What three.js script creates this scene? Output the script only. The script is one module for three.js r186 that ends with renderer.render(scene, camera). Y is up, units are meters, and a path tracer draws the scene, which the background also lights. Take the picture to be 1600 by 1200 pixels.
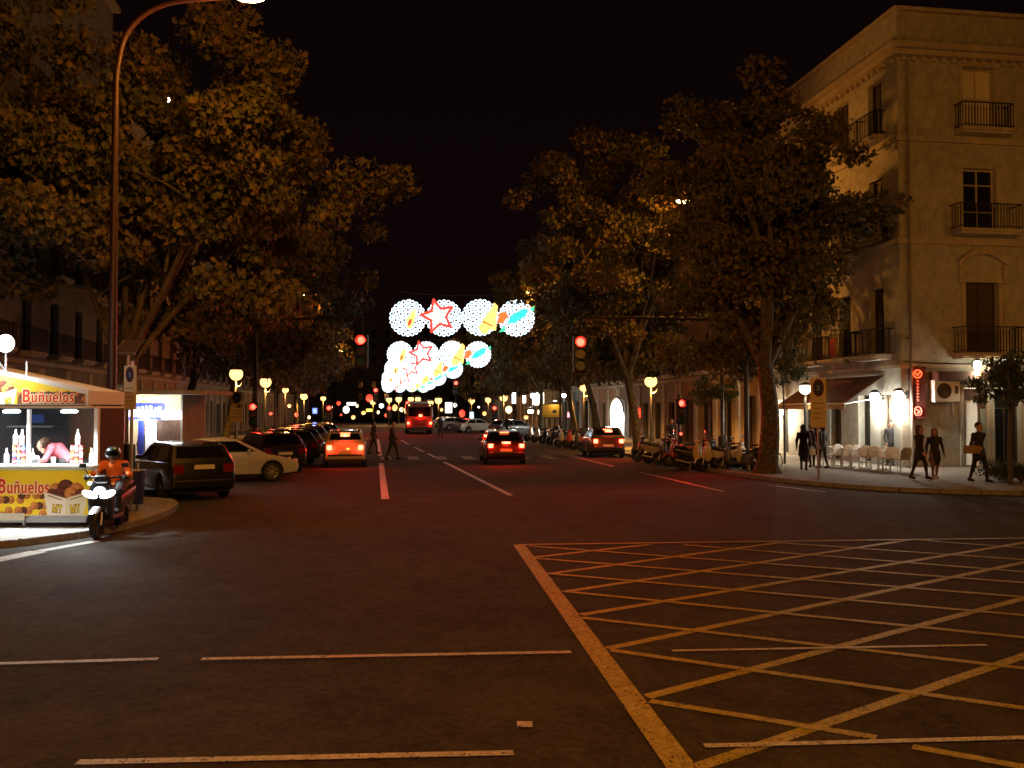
import * as THREE from 'three';
import { mergeGeometries, mergeVertices, toCreasedNormals } from 'three/addons/utils/BufferGeometryUtils.js';
import { RoundedBoxGeometry } from 'three/addons/geometries/RoundedBoxGeometry.js';
import { MarchingCubes } from 'three/addons/objects/MarchingCubes.js';
import { RectAreaLightUniformsLib } from 'three/addons/lights/RectAreaLightUniformsLib.js';

// ------------------------------------------------------------------ camera, sky, exposure
const scene = new THREE.Scene();
const EYE = 2.3, FOC = 1400, YAW = 8.41 * Math.PI / 180, PITCH = Math.atan(40 / FOC);
const camera = new THREE.PerspectiveCamera(2 * Math.atan(600 / FOC) * 180 / Math.PI, 4 / 3, 0.1, 900);
camera.position.set(0, EYE, 0);
camera.rotation.order = 'YXZ';
camera.rotation.y = -YAW;
camera.rotation.x = PITCH;
scene.add(camera);
const renderer = new THREE.WebGLRenderer({ antialias: true });
renderer.toneMapping = THREE.LinearToneMapping;
renderer.toneMappingExposure = 1.18;
renderer.shadowMap.enabled = true;
RectAreaLightUniformsLib.init();

// night sky: city glow, a little warmer towards the horizon all round
{
  const w = 64, h = 32, d = new Float32Array(w * h * 4);
  for (let j = 0; j < h; j++) {
    const el = (j + 0.5) / h - 0.5;                       // -0.5 nadir .. 0.5 zenith
    const k = Math.exp(-Math.max(0, el) * 7);
    for (let i = 0; i < w; i++) d.set([0.0013 + 0.0030 * k, 0.0006 + 0.0007 * k, 0.0008 + 0.0006 * k, 1], (j * w + i) * 4);
  }
  const t = new THREE.DataTexture(d, w, h, THREE.RGBAFormat, THREE.FloatType);
  t.mapping = THREE.EquirectangularReflectionMapping; t.magFilter = THREE.LinearFilter; t.minFilter = THREE.LinearFilter; t.needsUpdate = true;
  scene.background = t; scene.environment = t;
}
// colours of the light sources
const SODIUM = [1, 0.36, 0.045], GLOBE = [1, 0.44, 0.09], REDL = [1, 0.03, 0.012], COOL = [0.86, 0.97, 1], WARM = [1, 0.78, 0.50];

// ------------------------------------------------------------------ helpers
function rng(seed) { let s = seed >>> 0; return () => { s = (s + 0x6D2B79F5) | 0; let t = Math.imul(s ^ (s >>> 15), 1 | s); t = (t + Math.imul(t ^ (t >>> 7), 61 | t)) ^ t; return ((t ^ (t >>> 14)) >>> 0) / 4294967296; }; }
const R0 = rng(11);
const V = (x, y, z) => new THREE.Vector3(x, y, z);
// survey of the place: sight lines measured in the 1600 x 1200 photograph, met with real planes
const rayRot = new THREE.Euler(PITCH, -YAW, 0, 'YXZ');
const ray = (px, py) => V((px - 800) / FOC, -(py - 600) / FOC, -1).applyEuler(rayRot);
function groundAt(px, py, y = 0) { const r = ray(px, py), t = (y - EYE) / r.y; return V(r.x * t, y, r.z * t); }
function onZ(px, py, z) { const r = ray(px, py), t = z / r.z; return V(r.x * t, EYE + r.y * t, z); }
function onX(px, py, x) { const r = ray(px, py), t = x / r.x; return V(x, EYE + r.y * t, r.z * t); }
function far(px, py, d) { const r = ray(px, py); return V(r.x * d, EYE + r.y * d, r.z * d); }

const taken = {};
function numbered(n) { const k = taken[n] = (taken[n] ?? -1) + 1; return k ? n + '_' + String(k).padStart(3, '0') : n; }
function tag(o, label, category, group, kind) {
  o.userData = {}; if (label) o.userData.label = label; if (category) o.userData.category = category;
  if (group) o.userData.group = group; if (kind) o.userData.kind = kind; return o;
}
function thing(name, label, category, pos = V(0, 0, 0), turn = 0, group) {
  const o = new THREE.Group(); o.name = numbered(name); scene.add(o); o.position.copy(pos); o.rotation.y = turn;
  return tag(o, label, category, group);
}
function mesh(name, geo, m, parent) {
  const g = Array.isArray(geo) ? merge(geo) : geo;
  const o = new THREE.Mesh(g, m); o.name = parent ? name : numbered(name); o.castShadow = o.receiveShadow = true;
  (parent || scene).add(o); return o;
}
function struct(name, geo, m) { const o = mesh(name, geo, m); o.userData.kind = 'structure'; return o; }
function merge(list) {
  const l = list.map(g => { const k = g.index ? g.toNonIndexed() : g.clone(); for (const a of Object.keys(k.attributes)) if (!['position', 'normal', 'uv'].includes(a)) k.deleteAttribute(a); if (!k.attributes.uv) k.setAttribute('uv', new THREE.BufferAttribute(new Float32Array(k.attributes.position.count * 2), 2)); return k; });
  return mergeGeometries(l);
}
function metreUV(g) {                                    // box-projected texture coordinates in metres
  const k = g.index ? g.toNonIndexed() : g, p = k.attributes.position, n = k.attributes.normal, uv = new Float32Array(p.count * 2);
  for (let i = 0; i < p.count; i++) {
    const ax = Math.abs(n.getX(i)), ay = Math.abs(n.getY(i)), az = Math.abs(n.getZ(i));
    if (ay > ax && ay > az) { uv[2 * i] = p.getX(i); uv[2 * i + 1] = p.getZ(i); }
    else if (ax > az) { uv[2 * i] = p.getZ(i); uv[2 * i + 1] = p.getY(i); }
    else { uv[2 * i] = p.getX(i); uv[2 * i + 1] = p.getY(i); }
  }
  k.setAttribute('uv', new THREE.BufferAttribute(uv, 2)); return k;
}
const box = (w, h, d, x = 0, y = 0, z = 0) => metreUV(new THREE.BoxGeometry(w, h, d)).translate(x, y, z);
const rbox = (w, h, d, r, x = 0, y = 0, z = 0, s = 2) => new RoundedBoxGeometry(w, h, d, s, Math.min(r, w / 2.01, h / 2.01, d / 2.01)).translate(x, y, z);
function tube(pts, r, seg = 12, rad = 7) { return new THREE.TubeGeometry(new THREE.CatmullRomCurve3(pts.map(p => Array.isArray(p) ? V(...p) : p)), seg, r, rad); }
function rod(a, b, r0, r1 = r0, n = 8) {
  a = Array.isArray(a) ? V(...a) : a; b = Array.isArray(b) ? V(...b) : b; const d = b.clone().sub(a), l = d.length();
  const g = new THREE.CylinderGeometry(r1, r0, l, n); g.translate(0, l / 2, 0);
  g.applyQuaternion(new THREE.Quaternion().setFromUnitVectors(V(0, 1, 0), d.normalize())); return g.translate(a.x, a.y, a.z);
}
const lathe = (pts, n = 16) => new THREE.LatheGeometry(pts.map(p => new THREE.Vector2(...p)), n);
const ball = (r, x = 0, y = 0, z = 0, n = 12) => new THREE.SphereGeometry(r, n, Math.max(6, n * 0.6 | 0)).translate(x, y, z);
function poly(pts, holes) { const s = new THREE.Shape(pts.map(p => new THREE.Vector2(...p))); for (const h of holes || []) s.holes.push(new THREE.Path(h.map(p => new THREE.Vector2(...p)))); return s; }
const prism = (pts, depth, bevel = 0, seg = 2, holes) => new THREE.ExtrudeGeometry(pts instanceof THREE.Shape ? pts : poly(pts, holes), { depth: depth - 2 * bevel, bevelEnabled: bevel > 0, bevelSize: bevel, bevelThickness: bevel, bevelOffset: -bevel, bevelSegments: seg, curveSegments: 10 }).translate(0, 0, bevel);

// ------------------------------------------------------------------ materials
function noiseGrid(n, seed) { const r = rng(seed), a = new Float32Array(n * n); for (let i = 0; i < a.length; i++) a[i] = r(); return a; }
function sampler(n, seed) { const a = noiseGrid(n, seed), s = t => t * t * (3 - 2 * t); return (u, v) => { u = (u % 1 + 1) % 1 * n; v = (v % 1 + 1) % 1 * n; const i = u | 0, j = v | 0, f = s(u - i), g = s(v - j), i1 = (i + 1) % n, j1 = (j + 1) % n, J = (j % n) * n, J1 = j1 * n, I = i % n; return (a[J + I] * (1 - f) + a[J + i1] * f) * (1 - g) + (a[J1 + I] * (1 - f) + a[J1 + i1] * f) * g; }; }
function dataTex(n, fn, srgb, rep = 1) {                  // fn(u,v) -> [r,g,b] 0..1
  const d = new Uint8Array(n * n * 4);
  for (let j = 0; j < n; j++) for (let i = 0; i < n; i++) { const c = fn((i + 0.5) / n, (j + 0.5) / n, i, j), k = (j * n + i) * 4; for (let q = 0; q < 3; q++) d[k + q] = Math.max(0, Math.min(255, c[q] * 255)); d[k + 3] = 255; }
  const t = new THREE.DataTexture(d, n, n); t.magFilter = THREE.LinearFilter; t.minFilter = THREE.LinearMipmapLinearFilter; t.generateMipmaps = true;
  t.wrapS = t.wrapT = THREE.RepeatWrapping; if (srgb) t.colorSpace = THREE.SRGBColorSpace; t.repeat.set(rep, rep); t.needsUpdate = true; return t;
}
const toS = c => c <= 0.0031308 ? c * 12.92 : 1.055 * Math.pow(c, 1 / 2.4) - 0.055;
function mat(c, rough = 0.6, o = {}) { const m = new THREE.MeshStandardMaterial({ roughness: rough, metalness: 0, ...o }); if (Array.isArray(c)) m.color.setRGB(...c); else m.color.set(c); return m; }
function glowMat(c, k) { const m = mat([0.25, 0.25, 0.25], 0.5); m.emissive.setRGB(...c); m.emissiveIntensity = k; return m; }
const na = sampler(16, 1), nb = sampler(64, 2), nc = sampler(256, 3), nd = sampler(8, 4), ne = sampler(512, 5);
const asphaltMap = dataTex(2048, (u, v, i, j) => {
  const fine = ((i * 7919 + j * 104729 + ((i * j) % 31) * 37) % 97) / 97;
  let c = 0.042 + 0.012 * (na(u, v) - 0.5) + 0.016 * (nb(u, v) - 0.5) + 0.014 * (nc(u, v) - 0.5) + 0.022 * (ne(u, v) - 0.5);
  if (ne(u * 2 + 0.3, v * 2) > 0.86 && fine > 0.4) c += 0.022;                  // pale aggregate
  if (nb(u * 0.5 + 0.2, v * 0.5) > 0.66) c *= 0.9;                               // oil-darkened spots
  if (nd(u * 1.0, v) > 0.72) c *= 0.9;
  return [toS(c), toS(c * 0.88), toS(c * 0.74)];
}, true, 1 / 16);
const asphaltBump = dataTex(1024, (u, v) => { const c = 0.5 * ne(u, v) + 0.5 * ne(u * 2 + 0.1, v * 2 + 0.7); return [c, c, c]; }, false, 1 / 4);
const plasterMap = dataTex(512, (u, v) => { const st = Math.max(0, nb(u * 1.0, v * 0.18 + 0.3) - 0.62); const c = 0.86 + 0.10 * (na(u, v) - 0.5) + 0.08 * (nb(u, v) - 0.5) + 0.08 * (nc(u, v) - 0.5) - 0.22 * st; return [c, c, c * 0.99]; }, true, 1 / 3.5);
const slabMap = dataTex(1024, (u, v) => { const c = 0.80 + 0.14 * (nb(u, v) - 0.5) + 0.14 * (nc(u, v) - 0.5) + 0.12 * (na(u, v) - 0.5); return [c, c * 0.99, c * 0.97]; }, true, 1 / 5);
const wearMap = dataTex(1024, (u, v) => { const k = 0.55 * nc(u, v) + 0.25 * nb(u, v) + 0.3 * ne(u * 2, v * 2); const c = k > 0.355 ? 1 : 0; return [c, c, c]; }, false, 1 / 3);
const paintMap = dataTex(512, (u, v) => { const c = 0.80 + 0.2 * (nb(u, v) - 0.5) + 0.25 * (nc(u, v) - 0.5) + 0.1 * (na(u, v) - 0.5); return [c, c, c]; }, true, 1 / 2);
const barkMap = dataTex(512, (u, v) => { const k = nb(u * 0.7, v * 0.5) + 0.5 * nc(u, v * 0.4); const c = 0.55 + 0.3 * (k - 0.7) + (nb(u + 0.4, v * 0.6) > 0.62 ? 0.22 : 0); return [c, c * 0.97, c * 0.86]; }, true, 1);
const woodMap = dataTex(256, (u, v) => { const c = 0.6 + 0.3 * (nb(u * 1, v * 0.12) - 0.5) + 0.25 * (nc(u, v * 0.2) - 0.5); return [c, c * 0.92, c * 0.82]; }, true, 1);

const M = {
  asphalt: new THREE.MeshPhysicalMaterial({ roughness: 0.95, specularIntensity: 0.3, map: asphaltMap, bumpMap: asphaltBump, bumpScale: 0.003 }),
  pavement: mat([0.30, 0.28, 0.25], 0.9, { map: slabMap }), kerb: mat([0.34, 0.33, 0.31], 0.85, { map: slabMap }),
  yellowLine: mat([0.47, 0.40, 0.03], 0.6, { map: paintMap, alphaMap: wearMap, alphaTest: 0.5 }),
  whiteLine: mat([0.62, 0.61, 0.57], 0.55, { map: paintMap, alphaMap: wearMap, alphaTest: 0.5 }),
  stallBack: mat([0.035, 0.035, 0.04], 1.0),
  oldLine: mat([0.26, 0.24, 0.22], 0.8, { map: paintMap, alphaMap: wearMap, alphaTest: 0.5 }),
  plaster: mat([0.50, 0.49, 0.43], 0.9, { map: plasterMap }), trim: mat([0.56, 0.49, 0.39], 0.85, { map: plasterMap }),
  stone: mat([0.46, 0.41, 0.32], 0.88, { map: plasterMap }), stone2: mat([0.42, 0.37, 0.29], 0.9, { map: plasterMap }), stone3: mat([0.50, 0.45, 0.36], 0.86, { map: plasterMap }),
  plasterGrey: mat([0.32, 0.29, 0.25], 0.92, { map: plasterMap }), plasterOchre: mat([0.46, 0.31, 0.16], 0.92, { map: plasterMap }), plasterBrown: mat([0.30, 0.27, 0.23], 0.92, { map: plasterMap }),
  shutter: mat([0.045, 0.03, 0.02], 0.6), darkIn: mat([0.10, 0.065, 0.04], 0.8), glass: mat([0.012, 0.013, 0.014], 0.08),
  iron: mat([0.012, 0.011, 0.011], 0.5, { metalness: 0.3 }), roof: mat([0.14, 0.08, 0.055], 0.9),
  bark: mat([0.21, 0.17, 0.12], 0.92, { map: barkMap }), twig: mat([0.09, 0.07, 0.05], 0.9),
  pole: mat([0.03, 0.006, 0.006], 0.5), poleDark: mat([0.02, 0.018, 0.018], 0.5, { metalness: 0.2 }), steel: mat([0.42, 0.42, 0.43], 0.35, { metalness: 0.8 }),
  white: mat([0.72, 0.72, 0.70], 0.45), cream: mat([0.62, 0.58, 0.48], 0.6), rubber: mat([0.012, 0.012, 0.012], 0.85), rim: mat([0.45, 0.45, 0.46], 0.3, { metalness: 0.85 }),
  blackPlastic: mat([0.012, 0.012, 0.013], 0.5), carGlass: mat([0.006, 0.007, 0.008], 0.05), plate: mat([0.62, 0.60, 0.50], 0.5), chrome: mat([0.7, 0.7, 0.72], 0.12, { metalness: 1 }),
  tailOff: mat([0.16, 0.006, 0.006], 0.2), lampGlass: mat([0.55, 0.55, 0.55], 0.1), orange: mat([0.5, 0.14, 0.01], 0.25),
  brown: mat([0.22, 0.095, 0.042], 0.75, { map: woodMap }), awning: mat([0.075, 0.03, 0.018], 0.85), wicker: mat([0.50, 0.42, 0.30], 0.8), alu: mat([0.6, 0.6, 0.6], 0.3, { metalness: 0.9 }),
  blue: mat([0.02, 0.03, 0.20], 0.5), signPanel: mat([0.50, 0.42, 0.28], 0.6), signDark: mat([0.05, 0.04, 0.05], 0.6)
};
function paint(c, coat = 1) { const m = new THREE.MeshPhysicalMaterial({ roughness: 0.35, metalness: 0.0, clearcoat: coat, clearcoatRoughness: 0.06 }); m.color.setRGB(...c); return m; }
function light(parent, pos, c, cd, radius = 0.1) {
  const l = new THREE.PointLight(0xffffff, cd); l.color.setRGB(...c); l.position.copy(Array.isArray(pos) ? V(...pos) : pos); l.castShadow = true; l.shadow.radius = radius / 0.02; l.name = 'lamp_light'; parent.add(l); return l;
}
const led = {                                              // lamp faces: a hot core and a coloured lens round it
  redCore: glowMat([1, 0.07, 0.04], 6), redLens: glowMat([1, 0.012, 0.006], 3), amber: glowMat([1, 0.62, 0.16], 5), globe: glowMat([1, 0.58, 0.17], 2.5),
  sodium: glowMat([1, 0.72, 0.32], 14), white: glowMat([0.95, 1, 1], 9), brake: glowMat([1, 0.14, 0.05], 5), brakeRim: glowMat([1, 0.015, 0.005], 1.6), warm: glowMat([1, 0.86, 0.6], 6)
};

// ------------------------------------------------------------------ ground, pavements, markings
struct('road', metreUV(new THREE.PlaneGeometry(700, 700).rotateX(-Math.PI / 2).translate(0, 0, -150)), M.asphalt);
const PAVE = 0.13;
function pavement(name, pts, edgeCount) {                  // pts: x,z outline; the first edgeCount points follow the kerb
  const edge = new THREE.CatmullRomCurve3(pts.slice(0, edgeCount).map(([x, z]) => V(x, 0, z)), false, 'catmullrom', 0.3);
  const L = edge.getLength(), N = Math.floor(L / 1.0), line = edge.getSpacedPoints(N);
  const outline = line.map(p => [p.x, -p.z]).concat(pts.slice(edgeCount).map(([x, z]) => [x, -z]));
  const g = prism(outline, PAVE - 0.006).rotateX(-Math.PI / 2);
  const p = struct(name, metreUV(g), M.pavement);
  const stones = [rbox(0.978, 0.2, 0.22, 0.02), rbox(0.978, 0.2, 0.225, 0.018)].map(metreUV);
  let n = 0; const rest = [];
  for (let i = 0; i < N; i++) {
    const a = line[i], b = line[i + 1], c = a.clone().add(b).multiplyScalar(0.5), d = b.clone().sub(a), ang = -Math.atan2(d.z, d.x);
    const nrm = V(-d.z, 0, d.x).normalize(); const near = c.length() < 48;
    const y = PAVE - 0.1 + (R0() - 0.5) * 0.006, s = d.length() / 1.0;
    if (near && n < 280) { const m = mesh('kerb_stone', stones[i % 2], M.kerb, p); m.position.set(c.x, y, c.z); m.rotation.y = ang; m.scale.x = s; n++; }
    else rest.push(stones[i % 2].clone().scale(s, 1, 1).rotateY(ang).translate(c.x, y, c.z));
  }
  if (rest.length) mesh('kerb_line', rest, M.kerb, p).userData.kind = 'stuff';
  return p;
}
pavement('pavement_left', [[-60, -14.6], [-20, -15.2], [-8.6, -15.5], [-6.3, -16.0], [-5.2, -17.3], [-4.7, -19.2], [-4.65, -21.3], [-5.0, -22.8], [-6.3, -23.7], [-7.7, -24.3], [-8.0, -26], [-8.0, -60], [-8.0, -120], [-8.0, -260], [-70, -260], [-70, -15]], 14);
pavement('pavement_right', [[12.2, -260], [12.2, -120], [12.2, -60], [12.2, -36], [12.35, -29.5], [12.9, -26.2], [14.3, -23.5], [17, -21.9], [22, -21.2], [60, -20.4], [80, -20.4], [80, -260]], 10);

function strip(a, b, w, y) {                               // a painted line between two points of the road
  const d = b.clone().sub(a), l = Math.hypot(d.x, d.z), ux = d.x / l, uz = d.z / l;
  const g = new THREE.PlaneGeometry(l, w).rotateX(-Math.PI / 2); metreUV(g);
  return metreUV(g).rotateY(-Math.atan2(uz, ux)).translate((a.x + b.x) / 2, y, (a.z + b.z) / 2);
}
{
  const Z = (x, y) => groundAt(780 + x / 1.951, 820 + y / 1.951);
  const boxm = new THREE.Group(); boxm.name = 'yellow_box_marking'; boxm.userData.kind = 'structure'; scene.add(boxm);
  const ext = (a, b, xmax) => { const t = Math.abs(b.x - a.x) < 1e-3 ? 1 : (xmax - a.x) / (b.x - a.x); return a.clone().lerp(b, t); };
  const c0 = Z(60, 63), c1 = Z(552, 741); c1.sub(c0).multiplyScalar(1.25).add(c0);
  const XM = 13.5;
  mesh('border_line', strip(c0, c1, 0.2, 0.016), M.yellowLine, boxm);
  mesh('border_line', strip(c0, ext(c0, Z(1600, 43), XM), 0.11, 0.016), M.yellowLine, boxm);
  for (const [x0, y0, x1, y1, f] of [[100, 100, 460, 60, 0], [150, 150, 850, 55, 0], [195, 205, 1260, 45, 0], [250, 275, 1600, 55, 1], [330, 378, 1600, 115, 1], [450, 525, 1600, 225, 1], [600, 741, 1600, 400, 1]])
    mesh('diagonal_line', strip(Z(x0, y0), f ? Z(x0, y0).lerp(Z(x1, y1), 1.12) : Z(x1, y1), 0.115, 0.004), M.yellowLine, boxm);
  for (const [x0, y0, x1, y1] of [[92, 66, 1600, 178], [105, 103, 1600, 222], [150, 150, 1600, 278], [200, 205, 1600, 346], [250, 285, 1600, 440], [340, 385, 1600, 562], [460, 540, 1150, 652], [1260, 680, 1600, 742], [560, 62, 1600, 145], [850, 56, 1600, 108], [1250, 46, 1600, 72]])
    mesh('diagonal_line', strip(Z(x0, y0), Z(x0, y0).lerp(Z(x1, y1), x1 > 1500 ? 1.3 : 1), 0.10, 0.010), M.yellowLine, boxm);
  const lm = new THREE.Group(); lm.name = 'lane_marking'; lm.userData.kind = 'structure'; scene.add(lm);
  for (const [x0, y0, x1, y1, w] of [[-60, 1042, 247, 1033, 0.085], [315, 1033, 892, 1022, 0.085], [1050, 1020, 1542, 1011, 0.06], [120, 1196, 802, 1181, 0.085], [1100, 1170, 1720, 1154, 0.07], [808, 1136, 832, 1136, 0.12]])
    mesh('painted_line', strip(groundAt(x0, y0), groundAt(x1, y1), w, 0.022), M.whiteLine, lm);
  for (const [x0, y0, x1, y1, w] of [[595.5, 724, 602, 780, 0.2], [590.5, 686, 594, 712, 0.2], [694, 722, 798, 774, 0.15], [648, 699, 662, 706, 0.15], [669, 709, 683, 716, 0.15], [627, 688, 638, 694, 0.15], [1000, 738, 1130, 768, 0.12], [905, 716, 960, 729, 0.12], [1200, 758, 1290, 769, 0.12]])
    mesh('painted_line', strip(groundAt(x0, y0), groundAt(x1, y1), w, 0.004), M.whiteLine, lm);
  const zb = new THREE.Group(); zb.name = 'zebra_crossing'; zb.userData.kind = 'structure'; scene.add(zb);
  for (let i = 0; i < 14; i++) mesh('painted_bar', strip(V(-6.2 + i * 1.3, 0, -41.2), V(-6.2 + i * 1.3, 0, -44.2), 0.5, 0.008), M.oldLine, zb);
  // the pale worn stop band at the kerb on the near left
  mesh('painted_line', strip(groundAt(-90, 893), groundAt(60, 862), 0.35, 0.004), M.whiteLine, lm);
  mesh('painted_line', strip(groundAt(60, 862), groundAt(150, 846), 0.22, 0.008), M.whiteLine, lm);
}

// ------------------------------------------------------------------ buildings
function frameGeo(w, h, b, d, mull = 1, trans = []) {       // open frame in the xy plane, lower left corner at 0,0
  const g = [box(b, h, d, b / 2, h / 2, 0), box(b, h, d, w - b / 2, h / 2, 0), box(w - 2 * b, b, d, w / 2, b / 2, 0), box(w - 2 * b, b, d, w / 2, h - b / 2, 0)];
  for (let i = 1; i <= mull; i++) g.push(box(b * 0.8, h - 2 * b, d * 0.9, w * i / (mull + 1), h / 2, 0));
  for (const t of trans) g.push(box(w - 2 * b, b * 0.7, d * 0.8, w / 2, h * t, 0));
  return g;
}
function facadeInto(T, mtx, len, hgt, ops, m) {             // local: x along the face, y up, z out of the face
  const put = g => (Array.isArray(g) ? merge(g) : g).applyMatrix4(mtx);
  const holes = ops.map(o => { const a = [[o.u, o.v], [o.u, o.v + o.h]]; if (o.arch) for (let i = 1; i < 8; i++) { const t = Math.PI * (1 - i / 8); a.push([o.u + o.w / 2 + Math.cos(t) * o.w / 2, o.v + o.h + Math.sin(t) * o.w / 2]); } a.push([o.u + o.w, o.v + o.h], [o.u + o.w, o.v]); return a; });
  mesh('wall', put(metreUV(prism([[0, 0], [len, 0], [len, hgt], [0, hgt]], 0.4, 0, 1, holes).translate(0, 0, -0.4))), m.wall, T);
  for (const o of ops) {
    const zz = -(o.deep ?? 0.24), hh = o.h + (o.arch ? o.w / 2 : 0), at = g => put((Array.isArray(g) ? merge(g) : g).translate(o.u, o.v, zz));
    const fr = mesh(o.kind === 'door' || o.kind === 'shutter' ? 'door' : 'window', at(frameGeo(o.w, hh, 0.07, 0.07, o.mull ?? (o.w > 0.9 ? 1 : 0), o.trans || [])), o.fm || M.shutter, T);
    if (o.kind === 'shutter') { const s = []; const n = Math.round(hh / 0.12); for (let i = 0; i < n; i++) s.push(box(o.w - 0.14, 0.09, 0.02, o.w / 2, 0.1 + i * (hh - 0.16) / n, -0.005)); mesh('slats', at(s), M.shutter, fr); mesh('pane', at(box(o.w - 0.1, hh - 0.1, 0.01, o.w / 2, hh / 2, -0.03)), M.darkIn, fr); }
    else mesh('pane', at(box(o.w - 0.1, hh - 0.1, 0.012, o.w / 2, hh / 2, -0.012)), o.pm || M.glass, fr);
    if (o.sur) {                                            // raised surround and a small cornice over the opening
      const b = 0.14; mesh('window_surround', put([box(b, o.h, 0.07, o.u - b / 2 - 0.003, o.v + o.h / 2, 0.033), box(b, o.h, 0.07, o.u + o.w + b / 2 + 0.003, o.v + o.h / 2, 0.033), box(o.w + 2 * b + 0.1, b * 1.2, 0.1, o.u + o.w / 2, o.v + o.h + b * 0.62, 0.047)]), M.trim, T);
    }
    if (o.bal) {
      const [bw, bh, bd] = o.bal, cx = o.u + o.w / 2 + (o.bx || 0), y0 = o.v - 0.14;
      const b = mesh('balcony', put([box(bw, 0.12, bd, cx, y0, bd / 2), box(bw - 0.1, 0.09, bd - 0.08, cx, y0 - 0.105, bd / 2 - 0.04)]), M.trim, T);
      const r = []; const ry = y0 + 0.06;
      r.push(box(bw, 0.04, 0.035, cx, ry + bh, bd - 0.05), box(bw, 0.025, 0.025, cx, ry + 0.09, bd - 0.05));
      for (const s of [-1, 1]) r.push(box(0.035, 0.04, bd - 0.07, cx + s * (bw / 2 - 0.018), ry + bh, bd / 2 - 0.035), box(0.025, 0.025, bd - 0.07, cx + s * (bw / 2 - 0.018), ry + 0.09, bd / 2 - 0.035));
      const n = Math.round(bw / 0.13); for (let i = 0; i <= n; i++) r.push(box(0.022, bh - 0.02, 0.022, cx - bw / 2 + 0.018 + i * (bw - 0.036) / n, ry + bh / 2, bd - 0.05));
      for (const s of [-1, 1]) for (let i = 1; i < 4; i++) r.push(box(0.02, bh - 0.02, 0.02, cx + s * (bw / 2 - 0.018), ry + bh / 2, bd * i / 4 - 0.03));
      mesh('railing', put(r), M.iron, b);
    }
  }
}
const faceZ = (x, z) => new THREE.Matrix4().makeTranslation(x, PAVE - 0.004, z);                                     // face looking towards +z, x grows to the right
const faceL = (x, z) => new THREE.Matrix4().makeTranslation(x, PAVE - 0.004, z).multiply(new THREE.Matrix4().makeRotationY(-Math.PI / 2));   // face looking towards -x, u runs to +z
const faceR = (x, z) => new THREE.Matrix4().makeTranslation(x, PAVE - 0.004, z).multiply(new THREE.Matrix4().makeRotationY(Math.PI / 2));    // face looking towards +x, u runs to -z

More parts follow.
